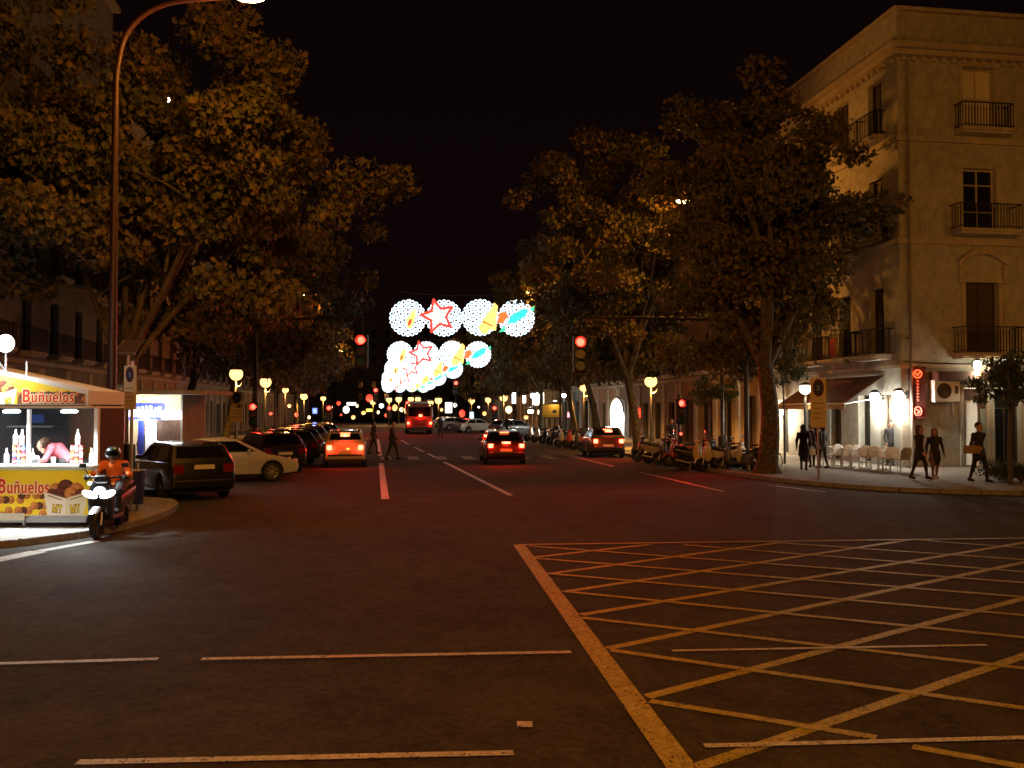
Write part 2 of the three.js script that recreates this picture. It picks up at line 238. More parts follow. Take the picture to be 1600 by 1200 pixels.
const FX = 19.6, FZ = -31.5;                                // corner of the right-hand corner building
{
  const T = thing('corner_building', 'tall cream corner building with iron balconies on the right', 'building');
  const Y = py => onZ(1500, py, FZ).y - PAVE, X = px => onZ(px, 500, FZ).x - FX;
  const y1 = Y(556), y2 = Y(364), y3 = Y(207), yc = Y(82), yp = Y(24);
  const x0 = X(1508), w = X(1560) - x0, xc = x0 + w / 2;
  const L = 26, ops = [];
  const bays = [xc, xc + 5.1, xc + 10.2, xc + 15.3];
  bays.forEach((c, k) => {
    ops.push({ u: c - w / 2, v: y1 + 0.16, w, h: Y(441) - y1 - 0.16, kind: 'shutter', bal: [2.55, 1.0, 0.75], sur: true });
    ops.push({ u: c - w / 2, v: y2 + 0.16, w, h: Y(262) - y2 - 0.16, kind: 'window', bal: [2.6, 0.95, 0.7], trans: [0.74, 0.3], fm: M.trim });
    ops.push({ u: c - w / 2, v: y3 + 0.16, w, h: Y(104) - y3 - 0.16, kind: 'window', bal: [2.15, 0.95, 0.6], sur: true, trans: [0.5], fm: M.trim, pm: M.cream });
  });
  const dx0 = X(1502), dw = X(1536) - X(1502);
  ops.push({ u: dx0, v: 0.05, w: dw, h: Y(600) - 0.05, kind: 'door', fm: M.shutter, trans: [0.7], deep: 0.3 });
  const d2 = X(1552); ops.push({ u: d2, v: 0.05, w: 1.1, h: 2.9, kind: 'door', fm: M.shutter, trans: [0.75] });
  ops.push({ u: d2 + 3, v: 0.4, w: 2.4, h: 2.6, kind: 'window' });
  ops.push({ u: d2 + 8, v: 0.4, w: 2.4, h: 2.6, kind: 'window' });
  facadeInto(T, faceZ(FX, FZ), L, yp, ops, { wall: M.plaster });
  // side along the street
  const SL = 12.2, so = [];
  const zOf = c => SL + (c - FZ);                           // z of a window centre -> u along the side (u runs towards +z)
  [-33.1, -35.6, -38.1, -40.6, -43.0].forEach((zc, k) => {
    const u = zOf(zc) - 0.48; if (u < 0.2) return;
    so.push({ u, v: y1 + 0.16, w: 0.96, h: Y(445) - y1 - 0.16, kind: k % 2 ? 'window' : 'shutter', bal: k === 2 ? [0.1, 0.1, 0.1] : null });
    so[so.length - 1].bal = [2.2, 1.0, 0.7];
    so.push({ u, v: y2 + 0.16, w: 0.96, h: Y(270) - y2 - 0.16, kind: 'shutter', bal: [1.7, 0.95, 0.6] });
    so.push({ u, v: y3 + 0.16, w: 0.96, h: Y(112) - y3 - 0.16, kind: 'shutter', bal: [1.5, 0.95, 0.5] });
  });
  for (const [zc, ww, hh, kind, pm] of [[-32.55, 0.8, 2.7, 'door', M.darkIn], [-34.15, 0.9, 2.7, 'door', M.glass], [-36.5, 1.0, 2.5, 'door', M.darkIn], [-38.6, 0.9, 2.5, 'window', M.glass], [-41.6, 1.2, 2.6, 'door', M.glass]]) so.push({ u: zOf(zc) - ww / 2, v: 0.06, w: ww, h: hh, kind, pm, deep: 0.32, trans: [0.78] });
  facadeInto(T, faceL(FX, FZ - SL), SL - 0.4, yp, so.filter(o => o.u + o.w < SL - 0.5), { wall: M.plaster });
  mesh('core', box(L - 1.4, yp - 0.4, SL - 1.4, FX + L / 2 + 0.1, yp / 2, FZ - SL / 2 - 0.1), M.plasterGrey, T);
  mesh('roof', box(L - 0.8, 0.2, SL - 0.8, FX + L / 2, yp - 0.9, FZ - SL / 2), M.roof, T);
  const band = (name, y, h, d, m = M.trim) => { const ya = y + PAVE; return mesh(name, [box(L + d, h, d, FX + L / 2 - d / 2 + 0.0, ya, FZ + d / 2 + 0.001), box(d, h, SL, FX - d / 2 - 0.001, ya, FZ - SL / 2)], m, T); };
  band('string_course', y1 - 0.42, 0.16, 0.10); band('string_course', y2 - 0.38, 0.2, 0.12); band('string_course', y3 - 0.34, 0.2, 0.12);
  const cn = band('cornice', yc, 0.22, 0.5); band('cornice', yc - 0.22, 0.2, 0.32); band('cornice', yp + 0.06, 0.14, 0.2);
  // dentils under the cornice
  const dn = []; for (let i = 0; i < 60; i++) dn.push(box(0.16, 0.16, 0.16, FX + 0.2 + i * 0.42, yc + PAVE - 0.40, FZ + 0.081)); for (let i = 0; i < 28; i++) dn.push(box(0.16, 0.16, 0.16, FX - 0.081, yc + PAVE - 0.40, FZ - 0.3 - i * 0.42)); mesh('dentils', dn, M.trim, cn);
  // arched pediments over the first-floor doors
  for (const c of bays) {
    const s = new THREE.Shape(); const hw = 1.02, y = Y(437), hy = 0.98; s.moveTo(-hw, 0.55); s.quadraticCurveTo(0, hy + 0.45, hw, 0.55); s.lineTo(hw, 0.72); s.quadraticCurveTo(0, hy + 0.72, -hw, 0.72); s.closePath();
    const g = [metreUV(prism(s, 0.2)).translate(FX + c, y + PAVE, FZ + 0.002)];
    for (const q of [-1, 1]) g.push(box(0.14, 0.7, 0.16, FX + c + q * (hw - 0.09), y + 0.22 + PAVE, FZ + 0.083));
    mesh('pediment', g, M.trim, T);
  }
  // ashlar blocks of the ground floor, one by one, left of and between the doors
  const bl = [box(0.99, 0.485, 0.03), box(0.49, 0.485, 0.03)], sm = [M.stone, M.stone2, M.stone3, M.stone]; let q = 0;
  const spans = [[0.004, dx0 - 0.16], [dx0 + dw + 0.16, d2 - 0.16], [d2 + 1.1 + 0.16, d2 + 2.9]];
  for (const [a, b] of spans) for (let r = 0; r < 7; r++) {
    let x = a; const off = r % 2; let k = 0;
    while (x < b - 0.05) { let wd = (k === 0 && off) ? 0.5 : 1.0; wd = Math.min(wd, b - x); if (b - x - wd < 0.2) wd = b - x; const m = mesh('stone_block', bl[0], sm[(q++ * 7 + r) % 4], T); m.scale.x = (wd - 0.012) / 0.99; m.position.set(FX + x + wd / 2, PAVE + 0.27 + r * 0.5, FZ + 0.012 + R0() * 0.008); x += wd; k++; }
  }
  // rain pipe and cables on the front
  mesh('downpipe', [rod([FX + 0.35, 0.3, FZ + 0.12], [FX + 0.35, yc - 0.3, FZ + 0.12], 0.055, 0.055, 10), ...[2, 5, 8, 11, 13.5].map(y => box(0.16, 0.05, 0.1, FX + 0.35, y, FZ + 0.07))], M.plasterGrey, T);
  mesh('cable', [tube([[FX + 0.1, y1 - 0.1, FZ + 0.03], [FX + 2.2, y1 - 0.18, FZ + 0.04], [FX + 6, y1 - 0.12, FZ + 0.03], [FX + 14, y1 - 0.16, FZ + 0.03]], 0.015, 24, 5)], M.iron, T);
  // ledge over the door, lintel
  mesh('door_canopy', [box(X(1532) - X(1450), 0.34, 0.55, FX + (X(1532) + X(1450)) / 2, Y(588) + PAVE, FZ + 0.31)], M.awning, T);
  mesh('door_surround', [box(0.15, Y(600), 0.1, FX + dx0 - 0.08, Y(600) / 2 + PAVE, FZ + 0.06), box(0.15, Y(600), 0.1, FX + dx0 + dw + 0.08, Y(600) / 2 + PAVE, FZ + 0.06)], M.trim, T);
  mesh('door_panel', box(0.06, 2.45, 0.75, FX + X(1505), 1.3 + PAVE, FZ + 0.42), M.cream, T);
  mesh('door_panel', box(0.9, 0.78, 0.05, FX + dx0 + dw / 2, Y(623) + PAVE, FZ + 0.03), M.awning, T).userData.label = 'dark brown panel over the entrance';
}

// generic street-front house
function house(label, side, z0, z1, hgt, m, seed, o = {}) {
  const T = thing('street_house', label, 'building', V(0, 0, 0), 0, side > 0 ? 'houses along the right of the street' : 'houses along the left of the street');
  const L = z0 - z1, x = side > 0 ? (o.x ?? FX) : (o.x ?? -14.2), r = rng(seed), ops = [];
  const fl = Math.floor((hgt - 4.6) / 3.5), nb_ = Math.max(2, Math.round(L / 3.2)), bw = L / nb_;
  for (let k = 0; k < nb_; k++) {
    const c = (k + 0.5) * bw;
    for (let f = 0; f < fl; f++) { const lit = r() < (o.lit ?? 0.03); ops.push({ u: c - 0.5, v: 4.6 + f * 3.5, w: 1.0, h: 2.25, kind: lit || r() < 0.4 ? 'window' : 'shutter', pm: lit ? glowMat([1, 0.72, 0.4], 0.5) : M.glass, bal: (o.bal ?? true) && f < fl - 1 ? [1.8, 0.95, 0.55] : null }); }
    const shop = r(); const ww = Math.min(bw - 1.1, shop < 0.5 ? 1.3 : 2.1);
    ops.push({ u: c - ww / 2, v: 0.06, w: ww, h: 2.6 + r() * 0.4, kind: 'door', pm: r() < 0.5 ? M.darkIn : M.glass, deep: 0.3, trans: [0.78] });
  }
  facadeInto(T, side > 0 ? faceL(x, z1) : faceR(x, z0), L - 0.02, hgt, ops, { wall: m });
  const sx = x + side * 6.5;
  mesh('core', box(11.6, hgt - 0.3, L - 0.1, sx + side * 0.05, hgt / 2 - 0.1, (z0 + z1) / 2), M.plasterGrey, T);
  mesh('end_wall', box(12.0, hgt, 0.04, sx + side * 0.05, hgt / 2, z0 - 0.025), m, T);
  mesh('cornice', box(0.4, 0.25, L - 0.03, x - side * 0.201, hgt - 0.5 + PAVE, (z0 + z1) / 2), M.trim, T);
  mesh('string_course', box(0.14, 0.18, L - 0.03, x - side * 0.071, 4.1 + PAVE, (z0 + z1) / 2), M.trim, T);
  mesh('roof', box(12.4, 0.25, L - 0.02, sx, hgt + PAVE + 0.13, (z0 + z1) / 2), M.roof, T);
  for (let k = 0; k <= nb_; k++) mesh('pilaster', box(0.1, 3.9, 0.5, x - side * 0.051, 1.95 + PAVE, Math.max(z1 + 0.26, Math.min(z0 - 0.26, z0 - k * bw))), M.trim, T);
  return T;
}
house('ochre house next to the corner building on the right', 1, -43.8, -57, 16.5, M.plasterOchre, 21);
house('pale grey house behind the forked tree on the right', 1, -57.1, -72, 18, M.plasterGrey, 22);
house('ochre house with the lit shop front on the right', 1, -72.1, -86, 15.5, M.plasterOchre, 23);
house('house beyond the yellow banner on the right', 1, -86.1, -104, 19, M.plaster, 24);
house('tall far house on the right with lit windows', 1, -104.1, -124, 23, M.plasterGrey, 25, { lit: 0.12 });
house('farthest house on the right side of the street', 1, -124.1, -170, 20, M.plasterBrown, 26, { lit: 0.05 });
house('tall house at the corner behind the stall on the left', -1, -34, -50, 24, M.plasterBrown, 31, { bal: true });
house('ochre house behind the parked cars on the left', -1, -50.1, -66, 19, M.plasterOchre, 32);
house('grey house behind the globe lamps on the left', -1, -66.1, -84, 20, M.plaster, 33);
house('dark house farther along the left side', -1, -84.1, -108, 21, M.plasterOchre, 34);
house('far house on the left side of the street', -1, -108.1, -136, 19, M.plasterGrey, 35, { lit: 0.04 });
house('farthest house on the left side of the street', -1, -136.1, -180, 22, M.plasterBrown, 36, { lit: 0.04 });
{ // front of the left corner building towards the square
  const T = thing('corner_house', 'dark corner house front seen above the stall roof', 'building'); const ops = [];
  for (let k = 0; k < 8; k++) for (let f = 0; f < 6; f++) ops.push({ u: 1.4 + k * 3.4, v: 4.6 + f * 3.3, w: 1.0, h: 2.2, kind: f % 2 ? 'window' : 'shutter', bal: [1.9, 0.95, 0.6] });
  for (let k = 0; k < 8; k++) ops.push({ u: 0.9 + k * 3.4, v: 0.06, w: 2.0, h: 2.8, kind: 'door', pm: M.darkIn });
  facadeInto(T, faceZ(-14.2 - 28, -33.9), 28, 24, ops, { wall: M.plasterBrown });
  mesh('core', box(26, 23.5, 6, -14.2 - 14, 11.9, -37.6), M.plasterGrey, T);
  for (let k = 0; k <= 8; k++) mesh('pilaster', box(0.6, 22, 0.16, -14.2 - 27.6 + k * 3.4, 11.2, -33.81), M.trim, T);
}
{ // the block that closes the far end of the street
  const T = thing('end_block', 'dark block closing the far end of the street', 'building'); const ops = [];
  for (let k = 0; k < 16; k++) for (let f = 0; f < 6; f++) { const lit = R0() < 0.08; ops.push({ u: 1.5 + k * 3.4, v: 4.5 + f * 3.3, w: 1.2, h: 1.9, kind: 'window', pm: lit ? glowMat([1, 0.75, 0.42], 0.6) : M.glass }); }
  facadeInto(T, faceZ(-24, -236), 56, 25, ops, { wall: M.plasterBrown });
  mesh('core', box(54, 24.5, 8, 4, 12.3, -240.6), M.plasterGrey, T);
}

// ------------------------------------------------------------------ street lamps
function mastLamp(label, base, H, arm, ang, cd, m = M.pole, r0 = 0.11) {      // tall curved column; ang: direction of the arm about y (0 = +x)
  const T = thing('street_lamp', label, 'street lamp', base, ang, 'tall curved street lamps');
  mesh('column', rod([0, 0, 0], [0, H - 2.2, 0], r0, r0 * 0.62, 12), m, T);
  mesh('base', lathe([[0, 0], [0.2, 0], [0.2, 0.9], [0.15, 1.0], [0, 1.0]], 12), m, T);
  mesh('arm', tube([[0, H - 2.25, 0], [0.03, H - 1.6, 0], [0.25, H - 0.8, 0], [0.9, H - 0.25, 0], [arm - 0.5, H, 0]], r0 * 0.58, 24, 8), m, T);
  const h = mesh('lamp_head', lathe([[0, 0.13], [0.09, 0.12], [0.17, 0.04], [0.19, 0], [0.17, -0.02]], 16).scale(2.2, 1, 1).translate(arm - 0.1, H, 0), M.poleDark, T);
  mesh('lamp_glass', ball(0.15, 0, 0, 0, 14).scale(2.2, 0.6, 1).translate(arm - 0.1, H - 0.05, 0), led.sodium, h);
  light(T, [arm - 0.1, H - 0.2, 0], SODIUM, cd, 0.14); return T;
}
const pA = far(175, 600, 19.5); const lampTop = far(385, -15, 19.5);
mastLamp('tall red lamp column with a curved arm behind the snack stall', V(pA.x, PAVE, pA.z), lampTop.y - PAVE, 3.05, YAW * -1, 125);
const pB = far(1074, 330, 41);
mastLamp('tall street lamp shining through the right-hand tree', V(pB.x + 1.6, PAVE, pB.z), far(1074, 313, 41).y - PAVE, 1.9, Math.PI, 130, M.poleDark, 0.09);
mastLamp('tall street lamp beyond the right edge over the corner pavement', V(26.5, PAVE, -22.5), 8.2, 2.6, Math.PI * 1.4, 45, M.poleDark, 0.1);
mastLamp('tall street lamp behind the camera over the crossing', V(-1.5, 0, 8), 11.5, 3.0, 0, 860, M.poleDark, 0.1);
for (const [x, z, a, k] of [[-7.4, -66, 0, 'left beyond the second ornament row'], [12.6, -62, Math.PI, 'right beside the forked tree'], [-7.4, -96, 0, 'left near the far crossing'], [12.6, -92, Math.PI, 'right near the far crossing'], [-7.4, -128, 0, 'left at the far end'], [12.6, -126, Math.PI, 'right at the far end']])
  mastLamp('tall street lamp along the street, ' + k, V(x, PAVE, z), 10.5, 2.2, a, 80, M.poleDark, 0.08);

const globeG = ball(0.25, 0, 0, 0, 18), postG = lathe([[0, 0], [0.13, 0], [0.13, 0.5], [0.075, 0.62], [0.05, 2.9], [0.06, 3.0], [0, 3.0]], 12);
function globeLamp(p, px, py, label, twin = true, k = 1, m = led.globe, cd = 26, c = GLOBE) {
  const T = thing('globe_lamp', label, 'street lamp', V(p.x, PAVE, p.z), 0, 'globe lamps on the pavements');
  const gy = p.y - PAVE, sc = gy / 3.4; mesh('post', postG.clone().scale(1, (gy + 0.13 - 0.25 * k) / 3.0, 1), M.poleDark, T);
  const g = mesh('globe', globeG, m, T); g.position.set(0, gy + 0.12, 0); g.scale.setScalar(k);
  mesh('cap', lathe([[0, 0.30 * k], [0.10 * k, 0.28 * k], [0.19 * k, 0.22 * k], [0.235 * k, 0.15 * k], [0.22 * k, 0.15 * k]], 16).translate(0, gy + 0.12, 0), M.poleDark, T);
  if (twin) { mesh('bracket', tube([[0, gy - 0.55, 0], [0.22, gy - 0.5, 0.1], [0.34, gy - 0.3, 0.16]], 0.025, 8, 6), M.poleDark, T); }
  const sp = new THREE.SpotLight(0xffffff, cd, 0, 1.32, 0.5); sp.color.setRGB(...c); sp.position.set(0, gy + 0.06 - 0.25 * k, 0.16); sp.target.position.set(0, 0, 0.16); sp.castShadow = true; sp.shadow.radius = 8; sp.name = 'lamp_light'; sp.target.name = 'lamp_aim'; T.add(sp, sp.target); return T;
}
const gl = (px, py, d) => far(px, py, d);
[[369, 588, 47, 'nearest globe lamp on the left pavement above the parked cars', 1.15], [415, 600, 58, 'second globe lamp on the left pavement', 1.2], [446, 612, 74, 'third globe lamp on the left pavement', 0.85], [475, 621, 95, 'fourth globe lamp on the left pavement', 1.3], [505, 624, 112, 'fifth globe lamp on the left pavement', 1.1], [583, 629, 130, 'sixth globe lamp on the left, beside the far signals', 1.5],
 [1017, 599, 50, 'nearest globe lamp on the right pavement left of the red signal', 1.15], [912, 608, 64, 'second globe lamp on the right pavement', 1.0], [787, 623, 102, 'third globe lamp on the right pavement', 1.5], [763, 626, 122, 'fourth globe lamp on the right pavement', 1.4], [737, 627, 138, 'fifth globe lamp on the right pavement', 1.6],
 [608, 626, 125, 'far globe lamp left below the hanging ornaments', 1.3], [623, 625, 140, 'far globe lamp below the hanging ornaments, leftmost of the middle cluster', 1.6], [642, 625, 140, 'far globe lamp above the bus roof left', 1.5], [653, 625, 150, 'far globe lamp above the bus roof', 1.6], [672, 631, 130, 'far globe lamp right of the bus roof', 1.6], [685, 627, 120, 'far globe lamp farther right of the bus roof', 1.6]
].forEach(([px, py, d, label, k], i) => globeLamp(gl(px, py, d), px, py, label, d < 70, k * 1.2, led.globe, d < 70 ? 230 : 110));
globeLamp(far(1258, 612, 37.5), 0, 0, 'warm white bell lamp left of the parking sign on the right', false, 0.95, led.warm, 18, WARM);
globeLamp(far(834, 620, 84), 0, 0, 'white globe lamp in front of the far shops on the right', false, 1.3, led.white, 10, COOL);
globeLamp(far(881, 620, 78), 0, 0, 'small white globe lamp by the yellow banner', false, 0.8, led.white, 8, COOL);

// ------------------------------------------------------------------ traffic signals
const coreG = new THREE.CircleGeometry(0.118, 18), lensG = new THREE.RingGeometry(0.118, 0.16, 20), darkG = new THREE.CircleGeometry(0.14, 18);
const offRed = mat([0.05, 0.01, 0.008], 0.3), offAmb = mat([0.09, 0.05, 0.008], 0.3), offGrn = mat([0.008, 0.05, 0.03], 0.3);
function signalHead(T, x, y, z, s = 1, lit = 0, cd = 26) {
  const h = mesh('signal_head', rbox(0.42 * s, 1.12 * s, 0.24 * s, 0.05 * s, x, y, z, 2), M.blackPlastic, T);
  for (let i = 0; i < 3; i++) {
    const ly = y + (0.35 - i * 0.35) * s, lz = z + 0.125 * s;
    const v = new THREE.CylinderGeometry(0.165 * s, 0.165 * s, 0.2 * s, 18, 1, true, Math.PI * 0.60, Math.PI * 1.8).rotateX(Math.PI / 2).translate(x, ly, lz + 0.1 * s);
    mesh('visor', v, M.blackPlastic, h);
    if (i === lit) { mesh('lens', coreG.clone().scale(s, s, 1).translate(x, ly, lz + 0.006), led.redCore, h); mesh('lens_rim', lensG.clone().scale(s, s, 1).translate(x, ly, lz + 0.004), led.redLens, h); const sp = new THREE.SpotLight(0xffffff, cd * 1.3, 0, 0.8, 0.8); sp.color.setRGB(...REDL); sp.position.set(x, ly, lz + 0.03); sp.target.position.set(x, ly - 1.6, lz + 8); sp.castShadow = true; sp.shadow.radius = 5; sp.name = 'lamp_light'; sp.target.name = 'lamp_aim'; T.add(sp, sp.target); }
    else mesh('lens', darkG.clone().scale(s, s, 1).translate(x, ly, lz + 0.005), [offRed, offAmb, offGrn][i], h);
  }
}
function signalPost(label, base, opt) {
  const T = thing('traffic_signal', label, 'traffic light', base, opt.turn || 0, 'traffic signals showing red');
  if (opt.arm) {
    const [ax, ay] = opt.arm;                               // arm end relative to the post
    mesh('post', rod([0, 0, 0], [0, ay + 0.45, 0], 0.1, 0.08, 12), M.poleDark, T);
    mesh('arm', tube([[0, ay + 0.4, 0], [ax * 0.08, ay + 0.72, 0], [ax * 0.3, ay + 0.9, 0], [ax, ay + 0.95, 0]], 0.055, 20, 8), M.poleDark, T);
    mesh('hanger', rod([ax, ay + 0.97, 0], [ax, ay + 0.2, 0], 0.03), M.poleDark, T);
    signalHead(T, ax, ay - 0.42, 0.1, 1.25, 0, opt.cd || 75);
    if (opt.low) { signalHead(T, 0, opt.low, 0.18, 0.85, 0, 18); }
  } else {
    mesh('post', rod([0, 0, 0], [0, opt.h + 0.35, 0], 0.055, 0.05, 10), M.poleDark, T);
    signalHead(T, 0, opt.h - 0.32, 0.15, opt.s || 0.9, 0, opt.cd || 30);
    if (opt.rep) signalHead(T, 0, opt.rep - 0.16, 0.12, 0.42, 0, 5);
  }
  return T;
}
{
  const pr = far(1166, 640, 33.5), er = far(906, 536, 33.5);
  signalPost('dark mast with a long arm holding the red signal over the right of the road', V(pr.x, PAVE, pr.z), { arm: [-(Math.hypot(pr.x - er.x, pr.z - er.z)), er.y - PAVE], turn: -Math.atan2(pr.z - er.z, pr.x - er.x) });
  const plx = far(399, 640, 37), el = far(566, 533, 37);
  signalPost('mast with an arm holding the red signal over the left of the road', V(plx.x, 0, plx.z), { arm: [Math.hypot(plx.x - el.x, plx.z - el.z), el.y], turn: -Math.atan2(el.z - plx.z, el.x - plx.x), low: far(405, 647, 37).y, cd: 85 });
  const p3 = far(1061, 640, 35.5); signalPost('red signal post behind the parked scooters with a small repeater below', V(p3.x, PAVE, p3.z), { h: far(1061, 630, 35.5).y - PAVE, rep: far(1061, 677, 35.5).y - PAVE, cd: 35 });
  for (const [px, py, d, label] of [[587, 612, 92, 'far red signal left of the hanging ornaments'], [608, 640, 96, 'far red signal low on the left of the road'], [712, 601, 96, 'far red signal hanging right of the ornaments'], [772, 640, 90, 'far red signal on the right before the parked cars'], [514, 640, 84, 'far red signal on the left pavement between globe lamps'], [636, 631, 128, 'farthest red signal above the bus']]) {
    const p = far(px, py, d); signalPost(label, V(p.x, 0, p.z), { h: p.y, s: 1.35, cd: 60 });
  }
}

// ------------------------------------------------------------------ signs on posts
function noParkCanvas(w = 256, h = 512, stripes = true) {
  const c = document.createElement('canvas'); c.width = w; c.height = h; const g = c.getContext('2d');
  g.fillStyle = '#cdbb94'; g.fillRect(0, 0, w, h); g.fillStyle = '#5a2020'; g.beginPath(); g.arc(w / 2, h * 0.2, w * 0.36, 0, 7); g.fill(); g.fillStyle = '#26304f'; g.beginPath(); g.arc(w / 2, h * 0.2, w * 0.27, 0, 7); g.fill();
  g.strokeStyle = '#8f97a8'; g.lineWidth = 12; g.beginPath(); g.moveTo(w * 0.42, h * 0.15); g.lineTo(w * 0.58, h * 0.25); g.moveTo(w * 0.58, h * 0.15); g.lineTo(w * 0.42, h * 0.25); g.stroke();
  g.fillStyle = '#8d7f62'; for (let i = 0; i < 4; i++) g.fillRect(w * 0.18, h * (0.5 + i * 0.1), w * (0.64 - (i % 2) * 0.12), h * 0.025);
  const t = new THREE.CanvasTexture(c); t.colorSpace = THREE.SRGBColorSpace; return t;
}
const parkMat = mat([1, 1, 1], 0.6, { map: noParkCanvas() });
function parkSign(label, px, py0, py1, pyBase, d, wpx, turn = -YAW, opt = {}) {
  const b = far(px, pyBase, d), top = far(px, py0, d).y, bot = far(px, py1, d).y, w = wpx * d / FOC;
  const T = thing('parking_sign', label, 'sign', V(b.x, opt.y ?? PAVE, b.z), turn, 'rectangular parking signs on posts');
  const y = opt.y ?? PAVE; mesh('post', rod([0, 0, -0.06], [0, top - y + 0.1, -0.06], 0.035, 0.035, 10), M.steel, T);
  const p = mesh('panel', rbox(w, top - bot, 0.03, 0.012, 0, (top + bot) / 2 - y, -0.016), M.signPanel, T);
  mesh('printed_face', new THREE.PlaneGeometry(w * 0.98, (top - bot) * 0.99).translate(0, (top + bot) / 2 - y, 0.004), parkMat, p);
  return T;
}
parkSign('tan parking sign on a thin post in front of the brown awning', 1280, 590, 668, 748, 28, 25);
parkSign('tan parking sign beside the globe lamp on the left pavement', 369, 612, 660, 700, 40, 20);
parkSign('tall framed sign behind the stall roof with its edge lit white', 201, 571, 640, 740, 19, 27, -YAW - 0.5);
{ // parking meter with a tilted solar panel
  const b = far(198, 700, 21.5); const T = thing('parking_meter', 'parking meter post with a tilted solar panel left of the shop', 'parking meter', V(b.x, PAVE, b.z), -YAW - 0.3);
  const yy = far(198, 548, 21.5).y - PAVE; mesh('post', rod([0, 0, 0], [0, yy, 0], 0.045, 0.04, 10), M.steel, T);
  mesh('solar_panel', box(0.55, 0.04, 0.5).rotateX(0.75).translate(0.05, yy + 0.1, 0), M.signDark, T); mesh('panel_frame', [box(0.05, 0.05, 0.52).rotateX(0.75).translate(-0.25, yy + 0.1, 0), box(0.6, 0.05, 0.04).rotateX(0.75).translate(0.05, yy - 0.08, 0.19)], M.steel, T);
  mesh('machine_box', rbox(0.32, 1.2, 0.28, 0.04, 0, 0.75, 0), M.poleDark, T);
}

// ------------------------------------------------------------------ trees
const leafG = (() => {                                     // a lobed plane-tree leaf folded along its midrib, 1 m wide
  const o = [[0, -0.45], [0.30, -0.30], [0.52, -0.02], [0.26, 0.06], [0.34, 0.36], [0.10, 0.24], [0, 0.55]];
  const p = [], idx = []; for (const s of [1, -1]) { const b = p.length / 3; for (const [x, y] of o) p.push(s * x, y, Math.abs(x) * 0.35 - y * y * 0.25); for (let i = 1; i < o.length - 1; i++) s > 0 ? idx.push(b, b + i, b + i + 1) : idx.push(b, b + i + 1, b + i); }
  const g = new THREE.BufferGeometry(); g.setAttribute('position', new THREE.Float32BufferAttribute(p, 3)); g.setIndex(idx); g.computeVertexNormals(); return g;
})();
const leafM = new THREE.MeshPhysicalMaterial({ color: 0xffffff, roughness: 0.75, transmission: 0.3, thickness: 0, side: THREE.DoubleSide });
const ovalG = (() => { const p = [0, -0.5, 0, 0.24, -0.05, 0.1, 0, 0.55, -0.05, -0.24, -0.05, 0.1]; const g = new THREE.BufferGeometry(); g.setAttribute('position', new THREE.Float32BufferAttribute(p, 3)); g.setIndex([0, 1, 2, 0, 2, 3]); g.computeVertexNormals(); return g; })();
function crown(T, clumps, n, size, seed, pal, geo = leafG, gap) {
  const r = rng(seed), m4 = new THREE.Matrix4(), q = new THREE.Quaternion(), e = new THREE.Euler(), col = new THREE.Color(), pos = V(0, 0, 0), sc = V(1, 1, 1);
  const mats = [], cols = []; const W = clumps.reduce((a, c) => a + c[3] * c[3], 0);
  for (const [cx, cy, cz, cr] of clumps) {
    const k = Math.round(n * cr * cr / W), tone = r();
    for (let i = 0; i < k; i++) {
      const u = r() * 2 - 1, ph = r() * 6.283, rr = cr * Math.pow(r(), 0.45), s = Math.sqrt(1 - u * u);
      pos.set(cx + rr * s * Math.cos(ph), cy + rr * u * 0.72, cz + rr * s * Math.sin(ph));
      if (gap && gap(pos)) continue;
      e.set(-0.7 + (r() - 0.5) * 1.8, r() * 6.283, (r() - 0.5) * 1.4); q.setFromEuler(e); const z = size * (0.5 + r() * 0.95); sc.setScalar(z); m4.compose(pos, q, sc); mats.push(m4.clone());
      const t = r() * 0.65 + tone * 0.35, a = pal[Math.min(pal.length - 1, (t * pal.length) | 0)], b = 0.8 + r() * 0.4; cols.push(col.clone().setRGB(a[0] * b, a[1] * b, a[2] * b));
    }
  }
  const im = new THREE.InstancedMesh(geo, leafM, mats.length); mats.forEach((m, i) => { im.setMatrixAt(i, m); im.setColorAt(i, cols[i]); });
  im.name = 'crown'; im.userData.kind = 'stuff'; im.castShadow = im.receiveShadow = true; T.add(im); return im;
}
const PLANE = [[0.050, 0.060, 0.014], [0.075, 0.080, 0.018], [0.10, 0.085, 0.020], [0.13, 0.095, 0.022], [0.17, 0.115, 0.024], [0.12, 0.062, 0.020]];
const GREEN = [[0.022, 0.042, 0.012], [0.035, 0.060, 0.016], [0.05, 0.075, 0.02]];
function limb(a, b, r0, r1, bend, r) { const m = a.clone().lerp(b, 0.5).add(V((r() - 0.5) * bend, bend * 0.35, (r() - 0.5) * bend)); const c = new THREE.CatmullRomCurve3([a, m, b]); const g = new THREE.TubeGeometry(c, 8, 1, 7); const p = g.attributes.position, cc = c.getSpacedPoints(8); for (let i = 0; i <= 8; i++) for (let j = 0; j <= 7; j++) { const k = i * 8 + j, R = r0 + (r1 - r0) * i / 8; p.setXYZ(k, cc[i].x + (p.getX(k) - cc[i].x) * R, cc[i].y + (p.getY(k) - cc[i].y) * R, cc[i].z + (p.getZ(k) - cc[i].z) * R); } return g; }
